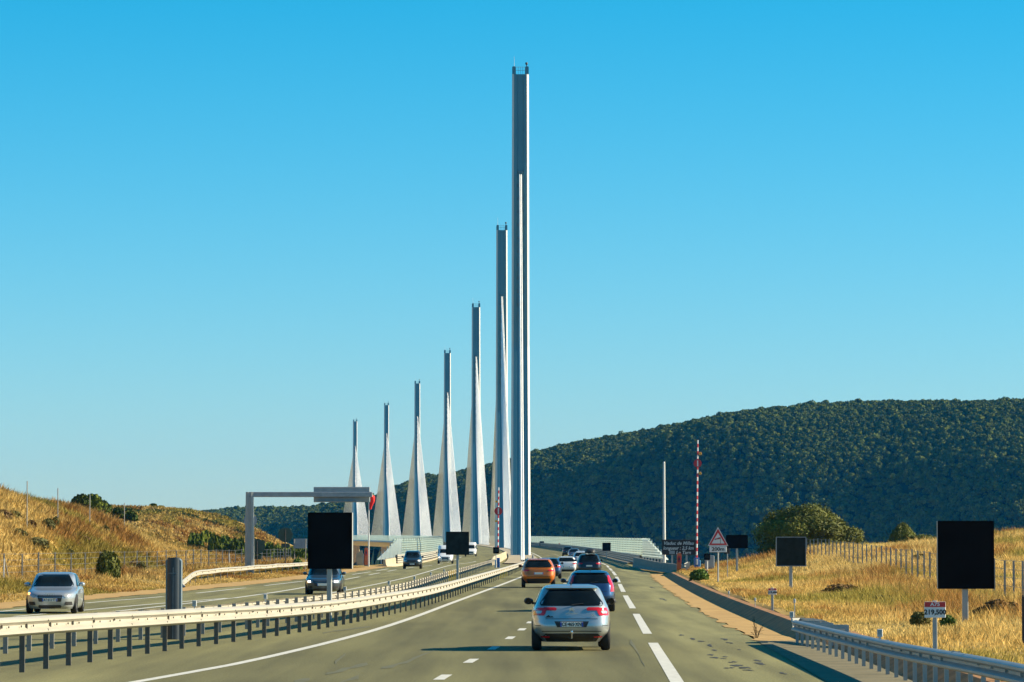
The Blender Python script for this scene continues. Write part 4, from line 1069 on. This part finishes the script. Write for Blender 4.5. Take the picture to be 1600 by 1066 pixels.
def shape_for(kind, L, W, H):
    h = W / 2
    if kind == 'hatch':
        k = [(.20, .22, L - .2, h * .76), (.30, .10, L - .06, h * .84), (.42, .03, L - .01, h * .965), (.56, 0, L, h), (.72, .03, L - .05, h), (.84, .06, L - .28, h * .99), (.91, .08, L - .62, h * .975), (.96, .10, L - 1.02, h * .955), (1.02, .14, L - 1.2, h * .93),
             (1.16, .28, L - 1.48, h * .86), (H - .14, .48, L - 1.85, h * .765), (H - .065, .62, L - 2.1, h * .70), (H - .025, .78, L - 2.35, h * .62), (H, 1.1, L - 2.7, h * .45)]
    elif kind == 'suv':
        k = [(.24, .25, L - .22, h * .76), (.36, .12, L - .06, h * .86), (.50, .03, L - .01, h * .97), (.66, 0, L, h), (.86, .04, L - .05, h), (.98, .07, L - .25, h * .99), (1.05, .10, L - .7, h * .97), (1.10, .13, L - 1.1, h * .95), (1.18, .2, L - 1.3, h * .92),
             (1.32, .36, L - 1.55, h * .86), (H - .15, .55, L - 1.85, h * .77), (H - .07, .66, L - 2.1, h * .71), (H - .03, .8, L - 2.35, h * .63), (H, 1.1, L - 2.7, h * .46)]
    elif kind == 'sedan':
        k = [(.17, .22, L - .14, h * .90), (.26, .10, L - .04, h * .955), (.40, .03, L - .01, h * .985), (.54, 0, L, h), (.66, .02, L - .04, h), (.75, .04, L - .22, h * .99), (.82, .08, L - .60, h * .98), (.875, .22, L - 1.02, h * .96), (.92, .55, L - 1.25, h * .935),
             (1.05, .85, L - 1.5, h * .89), (H - .13, 1.15, L - 1.85, h * .79), (H - .06, 1.35, L - 2.1, h * .73), (H - .025, 1.55, L - 2.3, h * .64), (H, 1.8, L - 2.6, h * .46)]
    else:   # van
        k = [(.25, .10, L - .2, h * .86), (.40, .02, L - .05, h * .97), (.6, 0, L, h), (.9, 0, L - .05, h), (1.1, .01, L - .5, h), (1.25, .02, L - .95, h), (1.6, .03, L - 1.35, h * .98), (H - .3, .05, L - 1.7, h * .95), (H - .08, .08, L - 1.95, h * .91), (H, .2, L - 2.2, h * .82)]
    return k

WH = {}
def wheel(parent, x, y, r, side):
    key = (round(r, 2), side)
    if key not in WH:
        w = .105
        o = MB().lathe([(r * .62, -w), (r * .9, -w), (r * .985, -w * .7), (r, -w * .3), (r, w * .3), (r * .985, w * .7), (r * .9, w), (r * .62, w)], (0, 0, 0), axis='x', n=28).build('wheel', M['tyre'], parent, smooth=True)
        q = MB().lathe([(r * .63, .03), (r * .6, .09), (r * .54, .085), (r * .53, .03)], (0, 0, 0), axis='x', n=24)
        for k in range(5):
            a = k * 2 * math.pi / 5; ca, sa = math.cos(a), math.sin(a)
            pts = [(.085, t * ca - u * sa, t * sa + u * ca) for t, u in ((r * .1, -.03), (r * .56, -.045), (r * .56, .045), (r * .1, .03))]; q.add(pts, [(0, 1, 2, 3)])
        q.lathe([(0, .095), (r * .16, .09), (r * .16, .03)], (0, 0, 0), axis='x', n=14)
        if side < 0: q.v = [(-p[0], p[1], p[2]) for p in q.v]
        rm = q.build('rim', M['rim'], o); MB().lathe([(0, .02 * side), (r * .62, .02 * side)], (0, 0, 0), axis='x', n=20).build('brake_cover', M['trim'], o)
        o.location = (x, y, r); WH[key] = o
    else:
        s = WH[key]; o = s.copy(); COL.objects.link(o); o.parent = parent; o.location = (x, y, r)
        for c in s.children: k = c.copy(); COL.objects.link(k); k.parent = o
    return o

def car(label, kind, px, d, col, L, W, H, head=0.0, oncoming=False, cat='car', name='car', plate=None, lights='c4', lit=False, metal=.55, roofbox=False, rails=False, z=None, z_tail=0, paint=None):
    x = X_at(px, d); zg = zroad(d) if z is None else z
    e = thing(name, label, cat, (x, d, zg), (math.pi if oncoming else 0) + head)
    cm = paint or mat('car_paint_%d_%d' % (int(px), int(d)), col, .34, metal, var=.04, scale=1.0, coat=.9)
    keys = shape_for(kind, L, W, H); sh = Shape(keys, 8 if kind == 'van' else 6.5, 5 if kind == 'van' else 4.6)
    sh.body().build('body', cm, e, smooth=True)
    h = W / 2; zb = {'hatch': .99, 'suv': 1.10, 'sedan': .905, 'van': 1.25}[kind]; zt = H - (.055 if kind == 'sedan' else .09) if kind != 'van' else H - .45
    # glass
    hwz = sh.hw
    g0, g1 = zb + .03, zt - .02
    if kind == 'van':
        sh.patch('front', dense([(g0 + .05, -h * .86, h * .86), (g1, -h * .78, h * .78)])).build('windscreen', M['glass'], e, smooth=True)
        sh.patch('rear', dense([(1.2, -h * .8, -h * .08), (H - .45, -h * .74, -h * .08)])).build('rear_window', M['glass'], e)
        for sd in ('left', 'right'): sh.patch(sd, dense([(g0 + .05, L - 2.2, L - 1.25), (g1, L - 2.2, L - 1.75)])).build('side_window', M['glass'], e)
    else:
        rl = dense([(g0, -hwz(g0) * .83, hwz(g0) * .83), (g0 + .05, -hwz(g0) * .87, hwz(g0) * .87), (g1 - .04, -hwz(g1) * .80, hwz(g1) * .80), (g1, -hwz(g1) * .74, hwz(g1) * .74)], 10)
        sh.patch('rear', rl, 16).build('rear_window', M['glass'], e, smooth=True)
        sh.patch('front', rl, 16).build('windscreen', M['glass'], e, smooth=True)
        for sd in ('left', 'right'):
            a0, b0 = sh.yr(g0 + .04) + .45, sh.yf(g0 + .04) - .35; a1, b1 = sh.yr(g1) + .35, sh.yf(g1) - .22; mid = (a0 + b0) / 2
            sh.patch(sd, dense([(g0 + .02, a0, mid - .05), (g1, a1, mid - .05)]), eps=.01).build('side_window', M['glass'], e)
            sh.patch(sd, dense([(g0 + .02, mid + .05, b0), (g1, mid + .05, b1)]), eps=.01).build('side_window', M['glass'], e)
    # wheels and arches
    r = .32 if kind in ('hatch', 'sedan') else .36
    for y in (.82 if kind != 'van' else .95, L - .88):
        for sg, sd in ((-1, 'left'), (1, 'right')):
            rows = []
            for k in range(9):
                zz = .21 + (r * 2 + .06 - .21) * k / 8; q = max(0, (r + .06) ** 2 - (zz - r) ** 2) ** .5; rows.append((max(zz, sh.z0 + .01), y - q, y + q))
            sh.patch(sd, rows, 12, .006).build('wheel_arch', M['trim'], e)
            wheel(e, sg * (h - .115), y, r, sg)
    # mirrors
    mz = zb + .05; my = sh.yf(zb + .06) - .55
    for sg in (-1, 1):
        xm = sh.side(my, mz)
        q = MB(); q.box((sg * (xm + .02), my, mz), (.12, .06, .05)); c = (sg * (xm + .155), my, mz + .05)
        prof = [(0, -.085), (.06, -.08), (.088, -.03), (.085, .03), (.05, .085), (0, .1)]
        k0 = len(q.v); q.lathe(prof, c, axis='y', n=16)
        q.v[k0:] = [(c[0] + (p[0] - c[0]) * 1.25, p[1], c[2] + (p[2] - c[2]) * .92) for p in q.v[k0:]]
        m_ = q.build('mirror', M['trim'] if lights in ('c4', 'van') else cm, e, smooth=True)
        MB().lathe([(0, 0), (.07, 0)], (c[0], c[1] - .087, c[2]), axis='y', n=14).build('mirror_glass', M['glass'], m_)
    # bumper valance, plates
    zv = sh.z0
    sh.patch('rear', dense([(zv + .01, -h * .62, h * .62), (zv + (.14 if kind != 'suv' else .2), -h * .72, h * .72), (zv + (.19 if kind != 'suv' else .27), -h * .66, h * .66)]), 12, .012).build('rear_valance', M['trim'], e)
    sh.patch('front', dense([(zv + .03, -h * .42, h * .42), (zv + .09, -h * .46, h * .46), (zv + .13, -h * .42, h * .42)]), 12, .012).build('front_grille', M['trim'], e)
    pz = {'hatch': .60, 'suv': .80, 'sedan': .78, 'van': .62}[kind] + z_tail
    def put_plate(y, rz, zz, txt):
        p = bpy.data.objects.new('number_plate', None); bpy.data.objects.remove(p)
        sgn = -1 if rz == 0 else 1
        o = MB().box((0, 0, 0), (.52, .016, .11), bev=.004).build('number_plate', M['plate'], e); o.location = (0, y, zz); o.rotation_euler = (0, 0, rz)
        for sx in (-.242, .242): MB().box((sx, -.0095, 0), (.036, .004, .105)).build('blue_band', M['plateb'], o)
        if txt: text(txt, .118, M['signk'], o, (0, -.0105, 0), bold=.003, sx=.8)
    put_plate(sh.rear(0, pz) - .03, 0, pz, plate if not oncoming else None)
    put_plate(sh.front(0, .48) + .03, math.pi, .48, plate if oncoming else None)
    # lamps
    if lights == 'c4':
        tl = dense([(.80, h * .70, h * .97), (.86, h * .66, h * .975), (.92, h * .64, h * .965), (.955, h * .62, h * .945), (.975, h * .66, h * .90)], 10)
        tl2 = dense([(.915, h * .40, h * .68), (.955, h * .37, h * .70), (.985, h * .42, h * .70)], 6)
        wl_ = dense([(.845, h * .78, h * .90), (.885, h * .74, h * .91), (.908, h * .76, h * .86)], 6)
        for f, g in ((lambda q: q, 1), (mirror_rows, -1)):
            o = sh.patch('rear', f(tl), 8, .014).build('tail_light', M['lampr'], e, smooth=True)
            sh.patch('rear', f(tl2), 6, .014).build('light_wing', M['lampr'], o, smooth=True); sh.patch('rear', f(wl_), 6, .02).build('clear_lens', M['lampw'], o, smooth=True)
    elif lights == 'tall':
        for f in (lambda q: q, mirror_rows):
            sh.patch('rear', f(dense([(.72, h * .80, h * .98), (.9, h * .82, h * .975), (1.1, h * .70, h * .90), (1.3, h * .68, h * .78)], 10)), 5, .014).build('tail_light', M['lampr'], e, smooth=True)
    elif lights == 'wide':
        for f in (lambda q: q, mirror_rows):
            zc = zb - .13
            sh.patch('rear', f(dense([(zc - .05, h * .62, h * .96), (zc, h * .52, h * .97), (zc + .05, h * .60, h * .94)], 5)), 6, .014).build('tail_light', M['lampr'], e, smooth=True)
    elif lights == 'van':
        for f in (lambda q: q, mirror_rows): sh.patch('rear', f(dense([(.8, h * .86, h * .97), (1.3, h * .86, h * .96)], 4)), 3, .014).build('tail_light', M['lampr'], e)
    fz = zb - .28 if kind != 'van' else .8
    for f in (lambda q: q, mirror_rows):
        hl = sh.patch('front', f(dense([(fz - .07, h * .62, h * .93), (fz, h * .52, h * .95), (fz + .07, h * .58, h * .92)], 5)), 6, .014).build('headlight', M['lampw'], e, smooth=True)
        if lit: sh.patch('front', f(dense([(fz - .045, h * .66, h * .82), (fz + .045, h * .66, h * .82)], 4)), 4, .02).build('lit_bulb', M['lampon'], hl)
        sh.patch('front', f(dense([(.30, h * .56, h * .86), (.42, h * .6, h * .84)], 3)), 4, .013).build('fog_lamp_inset', M['trim'], e)
    sh.patch('front', dense([(.42 if kind != 'van' else .5, -.38, .38), (.6, -.43, .43), (fz + .02, -.42, .42)], 6), 8, .013).build('grille', M['trim'], e)
    for k in range(3): sh.patch('front', dense([(.56 + .05 * k, -.39, .39), (.568 + .05 * k, -.39, .39)], 2), 8, .018).build('grille_bar', M['chrome'], e)
    # seams of the tailgate, wiper, aerial
    if kind in ('hatch', 'suv'):
        zs_ = .72 if kind == 'hatch' else .62
        sh.patch('rear', [(zs_, -h * .66, h * .66), (zs_ + .012, -h * .66, h * .66)], 12, .006).build('tailgate_seam', M['trim'], e)
        sh.patch('rear', [(zv + .235, -h * .75, h * .75), (zv + .25, -h * .75, h * .75)], 12, .012).build('bumper_line', M['trim'], e)
        MB().tube([(0, sh.rear(0, g0) - .03, g0 + .02), (h * .3, sh.rear(h * .3, g0 + .05) - .03, g0 + .05)], .010, n=5).build('wiper', M['trim'], e)
        # roof spoiler lip
        P = []
        for xx in np.linspace(-h * .66, h * .66, 13):
            zz = H - .055; yy = sh.rear(xx, H - .10); P.append([(xx, yy - .06, zz - .035), (xx, yy - .07, zz - .015), (xx, yy + .25, zz + .012)])
        MB().grid(P).build('spoiler', cm, e, smooth=True)
    if kind != 'van':
        MB().tube([(0, sh.yr(H - .02) + .12, H - .01), (0, sh.yr(H - .02) + .02, H + .07)], [.014, .007], n=6).build('aerial', M['trim'], e)
    if rails:
        for sg in (-1, 1): MB().tube([(sg * h * .62, 1.0, H - .03), (sg * h * .63, 1.25, H + .045), (sg * h * .63, L - 2.6, H + .045), (sg * h * .62, L - 2.3, H - .03)], .022, n=6).build('roof_rail', M['chrome'], e)
    if roofbox:
        P = []
        for zz, k in ((0, .86), (.06, 1), (.2, .98), (.3, .85), (.34, .55)):
            P.append([(k * .40 * math.copysign(abs(math.cos(t)) ** .6, math.cos(t)) + .1, 1.9 + k * 1.0 * math.copysign(abs(math.sin(t)) ** .6, math.sin(t)), H + .06 + zz) for t in [2 * math.pi * i / 28 for i in range(29)]])
        q = MB().grid(P); q.add(P[-1][:-1], [tuple(range(28))]); q.build('roof_box', M['trim'], e, smooth=True)
        for yy in (1.4, 2.5): MB().box((0, yy, H + .03), (1.1, .06, .04)).build('roof_bar', M['chrome'], e)
    return e, sh

silver = mat('silver_paint', (.43, .46, .47), .30, .6, var=.03, scale=1, coat=.9)
e, sh = car('silver hatchback with red and white lamps and tow ball', 'hatch', 893, 84.6, None, 4.33, 1.79, 1.49, plate='CE·465·XN', paint=silver)
# tow ball, plate recess, emblem, reflectors of the nearest car
MB().tube([(0, .02, .30), (0, -.08, .30), (0, -.10, .40)], .018, n=8).lathe([(0, .05), (.026, .04), (.034, .0), (.026, -.03), (0, -.035)], (0, -.10, .42), n=12).build('tow_ball', M['chrome'], e, smooth=True)
sh.patch('rear', dense([(.535, -.33, .33), (.67, -.39, .39)], 4), 10, .006).build('plate_recess', M['trim'], e)
for k in range(2):
    z = .90 + .035 * k; MB().prism([(-.055, z), (0, z + .045), (.055, z), (.055, z - .016), (0, z + .026), (-.055, z - .016)], sh.rear(0, z) - .014, sh.rear(0, z) - .002).build('chevron', M['chrome'], e)
text('CITROËN', .045, M['chrome'], e, (0, sh.rear(0, .845) - .012, .845), sx=1.4); text('C4', .055, M['chrome'], e, (.48, sh.rear(.48, .80) - .012, .80))
MB().prism([(-.60, .755), (-.40, .755), (-.44, .79), (-.48, .775), (-.52, .815)], sh.rear(.5, .78) - .012, sh.rear(.5, .78) - .002).build('sticker', M['signk'], e)
for s in (-1, 1):
    rows = dense([(.565, .70, .885), (.58, .70, .885)], 2); sh.patch('rear', rows if s > 0 else mirror_rows(rows), 5, .006).build('bumper_crease', M['trim'], e)
    rows = dense([(.30, .50, .68), (.33, .50, .70)], 2); sh.patch('rear', rows if s > 0 else mirror_rows(rows), 4, .018).build('rear_reflector', M['lampr'], e)

car('blue car with tall red lamps, half hidden ahead of the hatchback', 'hatch', 923, 134, (.03, .08, .19), 4.4, 1.77, 1.47, lights='tall')
car('orange sport utility car beside the cream guardrail', 'suv', 841.5, 208, (.60, .15, .008), 4.57, 1.90, 1.62, lights='wide', rails=True, metal=.3)
car('dark blue car mostly hidden ahead of the orange one', 'hatch', 858, 262, (.03, .07, .16), 4.3, 1.77, 1.47, lights='wide')
car('white hatchback with dark rear window in the middle of the queue', 'hatch', 885, 304, (.74, .75, .76), 4.3, 1.8, 1.43, lights='wide', metal=.0)
car('black sport utility car carrying a roof box', 'suv', 920.5, 282, (.02, .024, .03), 4.6, 1.87, 1.68, lights='wide', roofbox=True)
car('white car just ahead of the black roof-box car', 'suv', 908, 405, (.70, .71, .73), 4.4, 1.82, 1.62, lights='wide', metal=.0)
car('grey-blue car with red lamps in the middle of the queue on the bridge', 'suv', 897, 560, (.16, .20, .26), 4.5, 1.84, 1.62, lights='wide')
car('dark estate car at the head of the visible queue', 'suv', 887, 640, (.03, .04, .05), 4.6, 1.84, 1.66, lights='wide')
car('pale car partly hidden at the front of the right lane', 'hatch', 907.5, 500, (.62, .63, .66), 4.2, 1.78, 1.5, lights='wide', metal=.1)
# oncoming
E, shA = car('silver saloon with a lit amber lamp on the opposite slip lane', 'sedan', 97, 134.5, (.40, .43, .46), 4.59, 1.77, 1.43, head=R(2), oncoming=True, plate='AT·612·TT', lights='wide')
shA.patch('front', dense([(.66, .72, .80), (.74, .72, .80)], 3), 3, .024).build('lit_indicator', M['lampam'], E)
q = MB()
for k in range(4): q.lathe([(.045, -.006), (.055, -.006), (.055, .006), (.045, .006), (.045, -.006)], (-.12 + .08 * k, shA.front(0, .68) + .03, .66), axis='y', n=16)
q.build('ring_emblem', M['chrome'], E)
car('dark grey estate with both headlights lit behind the big display board', 'sedan', 512, 184.5, (.06, .075, .09), 4.68, 1.75, 1.48, head=R(0), oncoming=True, plate=None, lights='wide', lit=True)
car('dark sport utility car driving off the bridge', 'suv', 646, 373, (.035, .05, .065), 4.4, 1.85, 1.8, head=R(0), oncoming=True, lights='wide', rails=True)
car('white van with tall body coming off the bridge', 'van', 697, 470, (.70, .72, .74), 5.2, 1.95, 2.3, head=R(0), oncoming=True, cat='van', name='van', lights='van', metal=0, lit=True)
car('distant white van behind the small median display board', 'van', 736, 640, (.74, .75, .76), 5.4, 2.0, 2.4, oncoming=True, cat='van', name='van', lights='van', metal=0)

# ------------------------------------------------------------ air
q = MB().box((0, 2900, 45), (5200, 6400, 216)); hz = q.build('haze', None)
hm = bpy.data.materials.new('haze'); hm.use_nodes = True; n = hm.node_tree.nodes; l = hm.node_tree.links
n.remove(n['Principled BSDF']); pv = n.new('ShaderNodeVolumePrincipled'); pv.inputs['Color'].default_value = (.02, .38, 1.0, 1); pv.inputs['Density'].default_value = .000026; pv.inputs['Anisotropy'].default_value = 0.0
l.new(pv.outputs[0], n['Material Output'].inputs['Volume']); hz.data.materials.append(hm)
tag(hz, 'thin blue summer haze filling the valley', 'haze', kind='stuff')
